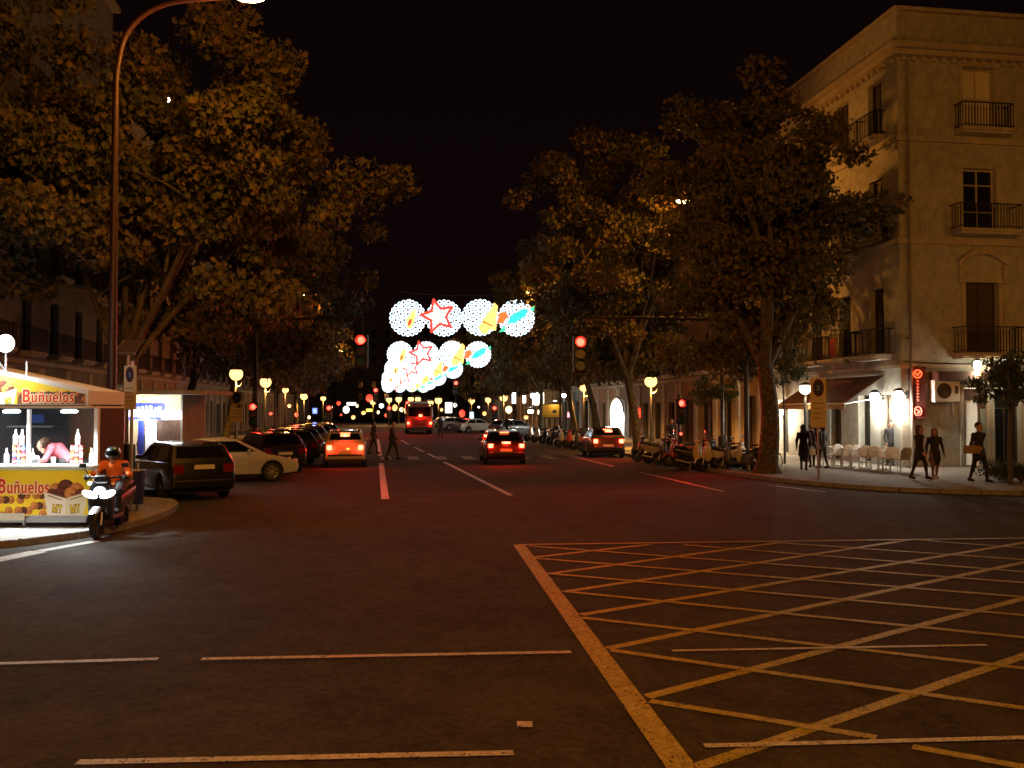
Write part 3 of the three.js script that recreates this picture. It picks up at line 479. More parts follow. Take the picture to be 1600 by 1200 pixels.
function planeTree(label, bx, bz, C, Rd, leaves, size, seed, o = {}) {
  const T = thing('plane_tree', label, 'tree', V(bx, PAVE - 0.02, bz), 0, 'plane trees lining the street'); const r = rng(seed), g = [];
  const tr = o.tr ?? 0.24, th = o.th ?? 3.4, lean = o.lean ?? [0, 0];
  const top = V(lean[0], th, lean[1]);
  const tg = limb(V(0, 0, 0), top, tr, tr * 0.72, 0.25, r); g.push(tg, lathe([[tr * 1.5, 0], [tr * 1.15, 0.18], [tr * 1.0, 0.5]], 10));
  const cc = V(C[0] - bx, C[1], C[2] - bz), tips = [];
  const nl = o.limbs ?? 6;
  for (let i = 0; i < nl; i++) {
    const ph = i / nl * 6.283 + r(), el = 0.25 + r() * 0.75, tip = cc.clone().add(V(Math.cos(ph) * Rd[0] * 0.62, (el - 0.45) * Rd[1] * 1.1, Math.sin(ph) * Rd[2] * 0.62));
    g.push(limb(top, tip, tr * 0.5, 0.05, 0.9, r)); tips.push(tip);
    for (let k = 0; k < 4; k++) { const st = top.clone().lerp(tip, 0.45 + k * 0.15), en = st.clone().add(V((r() - 0.5) * 4, 0.4 + r() * 2.0, (r() - 0.5) * 4)); g.push(limb(st, en, 0.06, 0.018, 0.5, r)); tips.push(en); }
  }
  mesh('trunk', g, M.bark, T);
  const clumps = []; const n = o.clumps ?? 95;
  for (let i = 0; i < n; i++) {
    const u = r() * 2 - 1, ph = r() * 6.283, s = Math.sqrt(1 - u * u), q = Math.pow(r(), 0.42);
    const bump = 1 + 0.22 * Math.sin(ph * 3 + seed) * s + 0.12 * Math.sin(ph * 5 + u * 4 + seed);
    clumps.push([cc.x + s * Math.cos(ph) * Rd[0] * q * bump, Math.max((o.low ?? 3.7) + r() * 1.0, cc.y + u * Rd[1] * q), cc.z + s * Math.sin(ph) * Rd[2] * q * bump, 0.55 + r() * 0.75]);
  }
  crown(T, clumps, leaves, size, seed + 1, PLANE, leafG, o.gap ? p => o.gap(p.x + bx, p.y + PAVE, p.z + bz) : null); return T;
}
// gaps in the foliage through which a lamp behind can be seen
const anyOf = (...f) => (x, y, z) => f.some(g => g(x, y, z));
const gapTo = (px, py, rad) => { const d = ray(px, py).normalize(); return (x, y, z) => { const p = V(x, y - EYE, z); const t = p.dot(d); return p.sub(d.clone().multiplyScalar(t)).length() < rad * (0.8 + 0.4 * Math.sin(x * 9 + y * 7)); }; };
planeTree('large autumn plane tree on the left nearest the tall lamp', -8.8, -29.5, [-6.4, 9.3, -30.5], [5.8, 5.7, 5.4], 36000, 0.20, 101, { lean: [0.8, -0.2], clumps: 150, low: 4.2, gap: anyOf(gapTo(262, 158, 0.16), gapTo(369, 588, 0.3), gapTo(415, 600, 0.3)) });
planeTree('dark plane tree at the left edge behind the stall', -15.2, -30, [-13.8, 11.8, -28.8], [6.8, 7.8, 4.6], 42000, 0.21, 102, { clumps: 190 });
planeTree('plane tree on the left behind the first red signal', -8.8, -41, [-6.0, 9.0, -41], [5.2, 5.2, 5.2], 18000, 0.22, 103, { lean: [0.7, 0], gap: anyOf(gapTo(369, 588, 0.4), gapTo(415, 600, 0.4)) });
planeTree('plane tree on the left beside the second globe lamp', -8.8, -53, [-6.4, 8.2, -53], [4.7, 4.7, 5], 13000, 0.24, 104, { lean: [0.5, 0] });
planeTree('fourth plane tree of the left row', -8.8, -66, [-6.8, 8.0, -66], [4.4, 4.6, 5], 9000, 0.28, 105, {});
planeTree('fifth plane tree of the left row', -8.8, -80, [-7.2, 8.0, -80], [4.3, 4.6, 5], 7000, 0.32, 106, {});
planeTree('last plane tree of the left row', -8.8, -97, [-7.4, 8.0, -97], [4.3, 4.6, 6], 6000, 0.36, 107, {});
planeTree('plane tree with the thick trunk on the right by the bicycle', 13.2, -29.3, [14.1, 9.2, -32.6], [4.5, 5.9, 4.6], 36000, 0.20, 111, { low: 3.5, gap: gapTo(1017, 599, 0.45), clumps: 150, tr: 0.37, th: 3.6, lean: [0.15, -0.4] });
planeTree('tall plane tree on the right lit by the lamp in its crown', 13.9, -47, [12.6, 10.2, -46.5], [5.8, 6.8, 5], 29000, 0.22, 112, { low: 3.6, gap: anyOf(gapTo(1017, 599, 0.45), gapTo(912, 608, 0.45)), tr: 0.3, th: 3.8, lean: [-0.6, 0], limbs: 8, clumps: 120 });
planeTree('leaning plane tree on the right behind the lit shop front', 13.6, -54.5, [13.6, 9.2, -55], [4.5, 5.6, 4.2], 12000, 0.24, 113, { tr: 0.24, th: 4.2, lean: [-0.9, 0] });
planeTree('plane tree on the right behind the right-hand red signal', 13.8, -62, [11.9, 8.6, -62], [5.2, 5.2, 5], 13000, 0.26, 114, { lean: [-0.6, 0] });
planeTree('fourth plane tree of the right row', 13.8, -76, [12.4, 8.2, -76], [4.9, 4.9, 5], 9000, 0.30, 115, {});
planeTree('fifth plane tree of the right row', 13.8, -92, [12.6, 8.2, -92], [4.6, 4.8, 6], 7000, 0.34, 116, {});
planeTree('last plane tree of the right row', 13.8, -110, [12.8, 8.2, -110], [4.6, 4.8, 6], 6000, 0.38, 117, {});
function smallTree(label, b, h, rad, seed, n = 2600, tr = 0.05) {
  const T = thing('orange_tree', label, 'tree', V(b.x, PAVE, b.z), 0, 'small clipped orange trees'), r = rng(seed);
  const top = V((r() - 0.5) * 0.1, h - rad * 0.8, 0); const g = [limb(V(0, 0, 0), top, tr, tr * 0.75, 0.08, r)]; for (let i = 0; i < 6; i++) g.push(limb(top, top.clone().add(V((r() - 0.5) * rad * 1.4, rad * (0.5 + r() * 0.7), (r() - 0.5) * rad * 1.4)), tr * 0.5, 0.012, 0.2, r));
  mesh('trunk', g, M.twig, T);
  const cl = []; for (let i = 0; i < 34; i++) { const u = r() * 2 - 1, ph = r() * 6.283, s = Math.sqrt(1 - u * u), q = Math.pow(r(), 0.4) * rad; cl.push([q * s * Math.cos(ph), h + u * q * 0.8, q * s * Math.sin(ph), rad * (0.22 + r() * 0.2)]); }
  crown(T, cl, n, 0.1, seed + 3, GREEN, ovalG);
}
smallTree('small round orange tree behind the parked scooters', far(1108, 690, 39), 3.0, 0.8, 201);
smallTree('small orange tree beside the warm white bell lamp', far(1226, 690, 36), 3.7, 0.85, 202);
smallTree('dense clipped orange tree at the right edge of the picture', far(1578, 690, 26), 2.95, 0.98, 203, 5200, 0.07);
smallTree('small dark orange tree right of the first one by the scooters', far(1134, 690, 42), 3.0, 0.55, 204);
{ // low clipped shrub bed at the right edge
  for (const [px, d, w, h, s, lab] of [[1596, 26.5, 0.75, 0.75, 1, 'low dark shrub at the foot of the right-edge orange tree'], [1560, 27.5, 0.6, 0.5, 2, 'smaller low shrub beside the walking man']]) {
    const b = far(px, 740, d), T = thing('shrub', lab, 'plant', V(b.x, PAVE, b.z)), r = rng(300 + s), cl = [];
    const st = []; for (let i = 0; i < 9; i++) st.push(rod([0, 0, 0], [(r() - 0.5) * w, h * 0.8, (r() - 0.5) * w], 0.015, 0.006, 5)); mesh('stems', st, M.twig, T);
    for (let i = 0; i < 18; i++) cl.push([(r() - 0.5) * w * 1.5, 0.12 + r() * h * 0.75, (r() - 0.5) * w, 0.16 + r() * 0.12]); crown(T, cl, 1500, 0.08, 310 + s, GREEN, ovalG).name = 'foliage';
  }
}

// ------------------------------------------------------------------ vehicles
function taper(g, L, W, k = 0.10) { const p = g.attributes.position; for (let i = 0; i < p.count; i++) { const t = Math.max(0, (Math.abs(p.getZ(i)) / (L / 2) - 0.62) / 0.38); p.setX(i, p.getX(i) * (1 - k * t * t)); } return g; }
const wheelCache = {};
function wheelParts(r, w) {
  const k = r + '_' + w; if (wheelCache[k]) return wheelCache[k];
  const tyre = lathe([[r * 0.66, -w / 2], [r * 0.93, -w / 2], [r, -w * 0.3], [r, w * 0.3], [r * 0.93, w / 2], [r * 0.66, w / 2], [r * 0.66, -w / 2]], 22).rotateZ(Math.PI / 2);
  const g = [lathe([[r * 0.55, -w * 0.3], [r * 0.67, -w * 0.4], [r * 0.67, w * 0.4], [r * 0.55, w * 0.3]], 20).rotateZ(Math.PI / 2), new THREE.CylinderGeometry(r * 0.14, r * 0.14, w * 0.86, 10).rotateZ(Math.PI / 2)];
  for (let i = 0; i < 7; i++) g.push(box(w * 0.5, r * 0.56, r * 0.13, 0, r * 0.34, 0).rotateX(i / 7 * 6.283));
  return wheelCache[k] = [tyre, merge(g), new THREE.CylinderGeometry(r * 0.6, r * 0.6, w * 0.3, 16).rotateZ(Math.PI / 2)];
}
function addWheel(T, x, y, z, r, w, rim = M.rim) { const [ty, ri, hub] = wheelParts(r, w); const o = mesh('wheel', hub, M.blackPlastic, T); o.position.set(x, y, z); mesh('tyre', ty, M.rubber, o); mesh('rim', ri, rim, o); return o; }
// side profiles: points (u from the nose, height); belt line, cabin glass line
const KIND = {
  hatch: { L: 4.0, W: 1.7, H: 1.45, body: [[0.05, 0.28], [0, 0.5], [0.04, 0.66], [0.35, 0.80], [0.95, 0.93], [3.55, 1.0], [3.92, 0.98], [4.0, 0.72], [3.98, 0.36], [3.85, 0.26]], cab: [[0.80, 0.93], [1.60, 1.38], [2.0, 1.45], [3.0, 1.44], [3.45, 1.38], [3.86, 0.98]], w: [0.74, 3.28], wr: 0.30 },
  wagon: { L: 4.4, W: 1.72, H: 1.46, body: [[0.05, 0.28], [0, 0.5], [0.04, 0.66], [0.4, 0.78], [1.05, 0.92], [3.9, 0.98], [4.32, 0.96], [4.4, 0.70], [4.38, 0.36], [4.25, 0.26]], cab: [[0.95, 0.92], [1.80, 1.38], [2.2, 1.46], [3.4, 1.44], [3.85, 1.39], [4.28, 0.96]], w: [0.82, 3.50], wr: 0.31 },
  sedan: { L: 4.5, W: 1.76, H: 1.43, body: [[0.06, 0.28], [0, 0.48], [0.05, 0.64], [0.45, 0.77], [1.15, 0.90], [3.6, 0.97], [4.35, 0.95], [4.5, 0.80], [4.48, 0.40], [4.35, 0.27]], cab: [[1.05, 0.90], [1.95, 1.36], [2.3, 1.43], [3.0, 1.42], [3.35, 1.35], [4.0, 0.95]], w: [0.86, 3.55], wr: 0.31 },
  suv: { L: 4.4, W: 1.82, H: 1.72, body: [[0.05, 0.34], [0, 0.6], [0.05, 0.85], [0.4, 0.98], [1.05, 1.06], [4.0, 1.12], [4.34, 1.10], [4.4, 0.8], [4.38, 0.42], [4.25, 0.32]], cab: [[0.95, 1.06], [1.65, 1.62], [2.0, 1.72], [3.8, 1.70], [4.1, 1.62], [4.32, 1.10]], w: [0.84, 3.48], wr: 0.36 }
};
function carBody(kind) {
  const K = KIND[kind]; if (K.geo) return K.geo;
  const { L, W, body, cab, w, wr } = K, z = u => u - L / 2;
  const s = new THREE.Shape(); s.moveTo(z(body[0][0]), body[0][1]); for (const p of body.slice(1)) s.lineTo(z(p[0]), p[1]);
  const sill = 0.24, ar = wr + 0.05;
  for (const u of [...w].reverse()) { s.lineTo(z(u) + ar, sill); for (let i = 1; i < 10; i++) { const t = Math.PI * i / 10; s.lineTo(z(u) + Math.cos(t) * ar, sill + 0.02 + Math.sin(t) * (ar + wr - sill - 0.02)); } s.lineTo(z(u) - ar, sill); }
  s.closePath();
  const b = 0.08; let g = new THREE.ExtrudeGeometry(s, { depth: W - 2 * b, bevelEnabled: true, bevelSize: b * 0.6, bevelThickness: b, bevelOffset: -b * 0.6, bevelSegments: 3 });
  g.translate(0, 0, -(W / 2 - b)).rotateY(-Math.PI / 2).scale(1, 1, 1);   // extrude axis -> x, profile u -> z
  // rotateY(-90): (x,y,z)->(-z,y,x): u along +z
  g = taper(g, L, W); g = toCreasedNormals(g, 0.7);
  const belt = cab[0][1], hw = y => (W / 2 - 0.05) * (1 - 0.20 * Math.max(0, (y - belt) / (K.H - belt)));
  const c = new THREE.Shape(); cab.forEach((p, i) => i ? c.lineTo(z(p[0]), p[1]) : c.moveTo(z(p[0]), p[1])); c.lineTo(z(cab[cab.length - 1][0]), belt - 0.1); c.lineTo(z(cab[0][0]), belt - 0.1); c.closePath();
  let cg = new THREE.ExtrudeGeometry(c, { depth: W - 0.1 - 0.12, bevelEnabled: true, bevelSize: 0.04, bevelThickness: 0.06, bevelOffset: -0.04, bevelSegments: 3 }).translate(0, 0, -(W - 0.1 - 0.12) / 2).rotateY(-Math.PI / 2);
  const p = cg.attributes.position; for (let i = 0; i < p.count; i++) p.setX(i, p.getX(i) * hw(p.getY(i)) / (W / 2 - 0.05)); cg = toCreasedNormals(cg, 0.6);
  // glass
  const quad = (a, b2, inA, inB, off) => {                   // sloping screen between two profile points
    const d = [b2[0] - a[0], b2[1] - a[1]], l = Math.hypot(...d), n = [-d[1] / l, d[0] / l]; const P = (t, sx) => { const u = a[0] + d[0] * t, y = a[1] + d[1] * t; return [sx * (hw(y) - 0.13), y + n[1] * off, z(u) + n[0] * off]; };
    const q = [P(inA, -1), P(inA, 1), P(inB, 1), P(inB, -1)]; const gg = new THREE.BufferGeometry(); gg.setAttribute('position', new THREE.Float32BufferAttribute([...q[0], ...q[1], ...q[2], ...q[0], ...q[2], ...q[3]], 3)); gg.computeVertexNormals(); return gg;
  };
  const n = cab.length, ws = quad(cab[0], cab[1], 0.12, 0.93, 0.012), rw = quad(cab[n - 2], cab[n - 1], 0.10, kind === 'sedan' ? 0.9 : 0.72, 0.012);
  const yb = belt + 0.07, yt = K.H - 0.13; const uAt = (i, y) => { const a = cab[i], q = cab[i + 1]; return a[0] + (q[0] - a[0]) * (y - a[1]) / (q[1] - a[1]); };
  const x0b = uAt(0, yb) + 0.2, x0t = uAt(0, Math.min(yt, cab[1][1])) + 0.14, x1b = uAt(n - 2, yb) - 0.24, x1t = uAt(n - 2, Math.min(yt, cab[n - 2][1] - 0.02)) - 0.2, mid = (x0t + x1t) / 2 + 0.05;
  const side = (s, ub0, ub1, ut0, ut1) => { const P = (u, y) => [s * (hw(y) + 0.008), y, z(u)]; const q = [P(ub0, yb), P(ub1, yb), P(ut1, yt), P(ut0, yt)]; const gg = new THREE.BufferGeometry(); gg.setAttribute('position', new THREE.Float32BufferAttribute([...q[0], ...q[1], ...q[2], ...q[0], ...q[2], ...q[3]], 3)); gg.computeVertexNormals(); return gg; };
  const sides = []; for (const s2 of [-1, 1]) sides.push(side(s2, x0b, mid - 0.04, x0t, mid - 0.04), side(s2, mid + 0.04, x1b, mid + 0.04, x1t));
  return K.geo = { body: g, cabin: cg, ws, rw, sides, hw, z };
}
function tailLamp(T, x, y, z, w, h, on, cd) {
  const t = mesh('tail_light', rbox(w, h, 0.06, 0.025, x, y, z), on ? led.brakeRim : M.tailOff, T);
  if (on) { mesh('bulb', rbox(w * 0.78, h * 0.8, 0.03, 0.014, x, y, z + 0.022), led.brake, t); light(T, [x, y, z + 0.08], REDL, cd, 0.06); }
}
function car(name, label, kind, col, pos, heading, o = {}) {
  const K = KIND[kind], G = carBody(kind), T = thing(name, label, o.cat || 'car', pos, -heading, o.group), P = paint(col), L = K.L, W = K.W;
  mesh('body', G.body, P, T); mesh('cabin', G.cabin, P, T); mesh('windscreen', G.ws, M.carGlass, T); mesh('rear_window', G.rw, M.carGlass, T); for (const s of G.sides) mesh('side_window', s, M.carGlass, T);
  for (const u of K.w) for (const s of [-1, 1]) addWheel(T, s * (W / 2 - 0.10), K.wr, u - L / 2, K.wr, 0.2);
  mesh('underbody', box(W - 0.3, 0.16, L - 0.5, 0, 0.28, 0), M.blackPlastic, T);
  const ty = kind === 'suv' ? 0.95 : 0.80, rz = L / 2 - 0.035;
  for (const s of [-1, 1]) {
    tailLamp(T, s * (W / 2 - 0.24), ty, rz, 0.26, kind === 'sedan' ? 0.2 : 0.24, o.brake, 3);
    const hl = mesh('headlight', rbox(0.32, 0.14, 0.1, 0.04, s * (W / 2 - 0.30), kind === 'suv' ? 0.82 : 0.64, -L / 2 + 0.08), o.head ? led.white : M.lampGlass, T);
    mesh('mirror', rbox(0.16, 0.11, 0.09, 0.03, s * (W / 2 + 0.05), K.cab ? K.cab[0][1] + 0.1 : 1, K.cab[0][0] + 0.55 - L / 2), P, T);
    for (const u of [K.cab[1][0] + 0.75, K.cab[1][0] + 1.7]) mesh('door_handle', box(0.02, 0.025, 0.16, s * (W / 2 + 0.004), K.cab[0][1] - 0.12, u - L / 2), M.chrome, T);
  }
  if (o.head) for (const s of [-1, 1]) light(T, [s * (W / 2 - 0.3), 0.64, -L / 2 - 0.06], COOL, o.head, 0.05);
  mesh('rear_plate', box(0.5, 0.11, 0.012, 0, o.plateY ?? ty - 0.06, L / 2 + 0.012), M.plate, T); mesh('front_plate', box(0.5, 0.11, 0.012, 0, 0.45, -L / 2 - 0.008), M.plate, T);
  mesh('bumper_strip', [rbox(W - 0.35, 0.07, 0.05, 0.02, 0, 0.5, L / 2 - 0.002), rbox(W - 0.4, 0.12, 0.05, 0.02, 0, 0.36, -L / 2 + 0.01)], M.blackPlastic, T);
  if (o.brake) { mesh('brake_light', rbox(0.4, 0.05, 0.04, 0.015, 0, K.H - 0.1, L / 2 - (kind === 'sedan' ? 1.0 : 0.48)), led.brake, T); }
  if (o.third) { const c = K.cab[K.cab.length - 2]; mesh('stop_lamp', rbox(0.36, 0.09, 0.03, 0.015, 0, o.third, L / 2 + 0.015), led.brake, T); light(T, [0, o.third, L / 2 + 0.06], REDL, 3, 0.05); }
  if (o.roofLight) { mesh('taxi_sign', rbox(0.32, 0.13, 0.12, 0.03, 0, K.H + 0.07, -0.1), M.cream, T); }
  if (o.rails) mesh('roof_rails', [-1, 1].map(s => tube([[s * 0.58, K.H - 0.02, -0.6], [s * 0.58, K.H + 0.06, -0.4], [s * 0.58, K.H + 0.06, 1.2], [s * 0.58, K.H - 0.04, 1.4]], 0.02, 12, 6)), M.blackPlastic, T);
  return T;
}
const dg = Math.PI / 180, G3 = (px, py) => groundAt(px, py);
{
  const fwd = h => V(Math.sin(h), 0, -Math.cos(h));
  const atRear = (px, py, h, L) => { const p = G3(px, py); return p.add(fwd(h).multiplyScalar(L / 2)); };
  car('estate_car', 'black estate car parked at an angle, nearest on the left', 'wagon', [0.006, 0.007, 0.008], atRear(319, 783, -27 * dg, 4.4), -27 * dg, { plateY: 0.86 });
  car('saloon_car', 'white saloon pulling out of the parking row on the left', 'sedan', [0.40, 0.41, 0.42], V(-5.05, 0, -28.9).add(V(0.1, 0, -1.1)), 74 * dg, {});
  car('estate_car', 'dark estate car with roof rails parked behind the white saloon', 'wagon', [0.010, 0.009, 0.010], atRear(446, 741, -24 * dg, 4.4), -24 * dg, { rails: true });
  const rowCol = [[0.02, 0.012, 0.012], [0.05, 0.05, 0.055], [0.10, 0.02, 0.015], [0.03, 0.03, 0.035], [0.25, 0.24, 0.22]];
  [[476, 727, 'dark estate parked next beyond the car with roof rails'], [489, 717, 'grey hatchback third in the left parking row'], [500, 709, 'dark red hatchback fourth in the left parking row'], [512, 702, 'black hatchback fifth in the left parking row'], [522, 697, 'pale hatchback sixth in the left parking row']].forEach(([px, py, lab], i) =>
    car('parked_car', lab, i % 2 ? 'hatch' : 'wagon', rowCol[i], atRear(px - 10, py, -24 * dg, 4), -24 * dg, { group: 'cars parked at an angle on the left' }));
  car('hatchback_car', 'white hatchback braking with bright red lights on the left lane', 'hatch', [0.45, 0.42, 0.36], atRear(539, 731, -2 * dg, 4), -2 * dg, { brake: true, third: 1.33 - 0.05, plateY: 0.62 });
  car('saloon_car', 'dark red saloon braking in the middle of the road', 'sedan', [0.05, 0.008, 0.008], atRear(791, 727, 3 * dg, 4.5), 3 * dg, { brake: true, third: 0.93, plateY: 0.62 });
  car('saloon_car', 'dark saloon braking on the right beside the scooters', 'hatch', [0.02, 0.012, 0.012], atRear(951, 716, 6 * dg, 4), 6 * dg, { brake: true, third: 1.28, plateY: 0.60 });
  // cars parked far on the right, seen from the side
  [[742, 676, 82, [0.62, 0.60, 0.55], 'white car parked crosswise far on the right'], [716, 672, 96, [0.3, 0.3, 0.3], 'grey car parked beyond the white one on the right'], [700, 669, 108, [0.5, 0.48, 0.45], 'pale car parked farthest on the right'], [803, 682, 100, [0.1, 0.1, 0.11], 'dark car parked far right in front of the white shop lights']].forEach(([px, py, h, c, lab], i) =>
    car('parked_car', lab, i % 2 ? 'wagon' : 'sedan', c, G3(px, py), (i === 3 ? 60 : h - 20) * dg, { group: 'cars parked far on the right' }));
}
{ // city bus ahead, seen from behind
  const b = G3(657, 679); const T = thing('city_bus', 'red city bus driving away in the middle of the street', 'bus', V(b.x, 0, b.z - 5.5), -1 * dg); const P = paint([0.20, 0.03, 0.015]);
  mesh('body', rbox(2.5, 2.5, 11, 0.18, 0, 1.62, 0, 3), P, T); mesh('roof_unit', rbox(1.8, 0.25, 5, 0.1, 0, 2.98, 0.5), M.white, T);
  mesh('rear_window', rbox(2.0, 0.85, 0.03, 0.01, 0, 2.1, 5.51), M.carGlass, T); mesh('engine_hatch', rbox(1.5, 0.6, 0.03, 0.01, 0, 1.1, 5.51), M.awning, T);
  for (let i = 0; i < 6; i++) for (const s of [-1, 1]) mesh('side_window', box(0.02, 0.95, 1.5, s * 1.252, 2.0, -4.3 + i * 1.7), M.carGlass, T);
  for (const s of [-1, 1]) { tailLamp(T, s * 1.02, 1.05, 5.5, 0.26, 0.3, true, 5); mesh('marker_light', rbox(0.12, 0.08, 0.03, 0.01, s * 0.95, 2.7, 5.51), led.amber, T); for (const z of [-3.6, 3.2]) addWheel(T, s * 1.08, 0.48, z, 0.48, 0.28); mesh('mirror', rbox(0.14, 0.4, 0.1, 0.03, s * 1.42, 2.3, -5.4), M.blackPlastic, T); }
  mesh('stop_lamp', rbox(0.3, 0.18, 0.03, 0.02, 0.1, 1.75, 5.52), led.brake, T); light(T, [0.1, 1.75, 5.6], REDL, 12, 0.08);
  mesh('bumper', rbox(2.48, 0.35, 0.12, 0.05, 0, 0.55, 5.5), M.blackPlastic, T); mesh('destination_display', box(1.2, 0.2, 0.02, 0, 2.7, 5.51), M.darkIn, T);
}

// scooters
function scooter(label, pos, heading, col, o = {}) {        // front towards -z
  const T = thing(o.name || 'scooter', label, o.name ? 'motorcycle' : 'scooter', pos, -heading, o.group); const P = typeof col === 'object' && col.isMaterial ? col : paint(col), S = scooter.g;
  mesh('rear_body', S.rear, P, T); mesh('leg_shield', S.shield, P, T); mesh('floorboard', S.floor, M.blackPlastic, T); mesh('front_fender', S.fender, P, T); mesh('seat', S.seat, o.seat || M.blackPlastic, T);
  const h = mesh('handlebar', S.bar, M.blackPlastic, T); mesh('headset', S.head, P, h);
  mesh('headlight', S.hl, o.lit ? led.white : M.lampGlass, T); mesh('tail_light', S.tl, M.tailOff, T); mesh('fork', S.fork, M.steel, T); mesh('exhaust', S.exh, M.steel, T); mesh('number_plate', S.plate, M.plate, T);
  for (const s of [-1, 1]) mesh('mirror', S.mir[s < 0 ? 0 : 1], M.blackPlastic, T);
  addWheel(T, 0, 0.25, -0.68, 0.25, 0.1, M.poleDark); addWheel(T, 0, 0.25, 0.62, 0.25, 0.12, M.poleDark);
  if (o.box) mesh('top_box', rbox(0.42, 0.32, 0.4, 0.07, 0, 1.03, 0.86), o.box === 2 ? P : M.blackPlastic, T);
  if (o.screen) mesh('windshield', S.screen, scooter.screenM, T);
  if (o.stand !== false) mesh('stand', S.stand, M.steel, T);
  T.rotation.order = 'YXZ'; T.rotation.z = o.lean ?? 0; return T;
}
scooter.screenM = new THREE.MeshPhysicalMaterial({ transmission: 0.85, roughness: 0.12, thickness: 0, color: 0xaab0b4 });
scooter.g = (() => {
  const ex = (pts, w, b) => toCreasedNormals(prism(pts, w, b, 3).translate(0, 0, -w / 2).rotateY(-Math.PI / 2), 0.7);
  const rear = ex([[0.02, 0.34], [0.05, 0.70], [0.30, 0.76], [0.62, 0.80], [0.92, 0.84], [0.95, 0.72], [0.70, 0.52], [0.35, 0.48], [0.30, 0.34]], 0.36, 0.06);
  const shield = ex([[-0.52, 0.36], [-0.42, 0.36], [-0.30, 0.52], [-0.38, 0.95], [-0.48, 1.0], [-0.62, 0.72], [-0.60, 0.5]], 0.42, 0.07);
  const floor = rbox(0.40, 0.1, 0.62, 0.04, 0, 0.34, -0.15);
  const fender = ex([[-0.98, 0.30], [-0.92, 0.47], [-0.72, 0.58], [-0.50, 0.50], [-0.44, 0.36], [-0.56, 0.44], [-0.72, 0.50], [-0.88, 0.41]], 0.18, 0.04);
  const seat = ex([[0.02, 0.76], [0.05, 0.84], [0.35, 0.83], [0.50, 0.92], [0.85, 0.95], [0.92, 0.86], [0.6, 0.81], [0.3, 0.76]], 0.30, 0.06);
  const bar = [tube([[-0.36, 1.06, -0.26], [-0.18, 1.07, -0.36], [0, 1.04, -0.42], [0.18, 1.07, -0.36], [0.36, 1.06, -0.26]], 0.018, 16, 6), rod([-0.37, 1.06, -0.25], [-0.24, 1.07, -0.33], 0.026), rod([0.37, 1.06, -0.25], [0.24, 1.07, -0.33], 0.026)];
  const head = rbox(0.26, 0.16, 0.18, 0.06, 0, 1.04, -0.44), hl = ball(0.09, 0, 0, 0, 12).scale(1.15, 0.85, 0.5).translate(0, 0.84, -0.56);
  const mir = [-1, 1].map(s => merge([rod([s * 0.25, 1.08, -0.33], [s * 0.36, 1.26, -0.36], 0.008), rbox(0.13, 0.08, 0.03, 0.013, s * 0.37, 1.29, -0.36)]));
  const fork = [rod([-0.07, 0.25, -0.68], [-0.05, 0.75, -0.52], 0.02), rod([0.07, 0.25, -0.68], [0.05, 0.75, -0.52], 0.02)];
  const exh = rod([0.19, 0.26, 0.30], [0.21, 0.38, 0.85], 0.045, 0.055, 10), tl = rbox(0.2, 0.07, 0.04, 0.015, 0, 0.78, 0.95), plate = box(0.2, 0.16, 0.01, 0, 0.56, 0.97).rotateX(0);
  const sp = []; const cs = new THREE.CylinderGeometry(0.42, 0.34, 0.5, 14, 1, true, Math.PI - 0.62, 1.24).translate(0, 1.26, -0.1).rotateX(0.0);
  const stand = [rod([-0.12, 0.3, 0.25], [-0.16, 0.01, 0.32], 0.014), rod([0.12, 0.3, 0.25], [0.16, 0.01, 0.32], 0.014)];
  return { rear, shield, floor, fender, seat, bar: merge(bar), head, hl, mir, fork: merge(fork), exh, tl, plate, screen: cs, stand: merge(stand) };
})();
{
  const cols = [[0.012, 0.012, 0.014], [0.35, 0.33, 0.30], [0.03, 0.03, 0.035], [0.42, 0.045, 0.02], [0.02, 0.02, 0.025], [0.55, 0.44, 0.24], [0.60, 0.50, 0.32], [0.05, 0.05, 0.055], [0.58, 0.52, 0.42]];
  const names = ['black', 'silver', 'dark grey', 'red', 'black', 'cream', 'pale yellow', 'charcoal', 'white'];
  // nearest row, parked side by side at the right kerb
  [[1020, 722, 0, 35, 1], [1036, 725, 1, 38, 0], [1054, 727, 2, 30, 0], [1072, 730, 3, 36, 1], [1090, 733, 4, 33, 0], [1108, 734, 5, 40, 0], [1124, 736, 6, 28, 0], [1142, 737, 8, 44, 1], [1158, 739, 7, 36, 0]].forEach(([px, py, c, h, bx], i) => {
    const p = G3(px, py);
    scooter(['leftmost ', 'second ', 'third ', 'fourth ', 'fifth ', 'sixth ', 'seventh ', 'eighth ', 'rightmost '][i] + names[c] + ' scooter in the near row at the right kerb', p, ((i % 3 === 1 ? 112 : -68) + (h - 35) * 3.2) * dg, cols[c], { group: 'scooters parked in the near row on the right', box: bx, screen: i % 3 === 0, seat: i === 3 ? mat([0.4, 0.06, 0.02], 0.6) : undefined, lean: -0.07 });
  });
  [[838, 690], [850, 692], [863, 694], [876, 696], [889, 699], [902, 701], [915, 704], [928, 706]].forEach(([px, py], i) => {
    const p = G3(px, py), c = (i * 4 + 1) % 9; scooter(['first ', 'second ', 'third ', 'fourth ', 'fifth ', 'sixth ', 'seventh ', 'eighth '][i] + names[c] + ' scooter from the left in the far row right of the red saloon', p, (-60 - (i * 37) % 30) * dg, cols[c], { group: 'scooters parked in the far row on the right', box: i % 3 === 1, lean: -0.07 });
  });
}
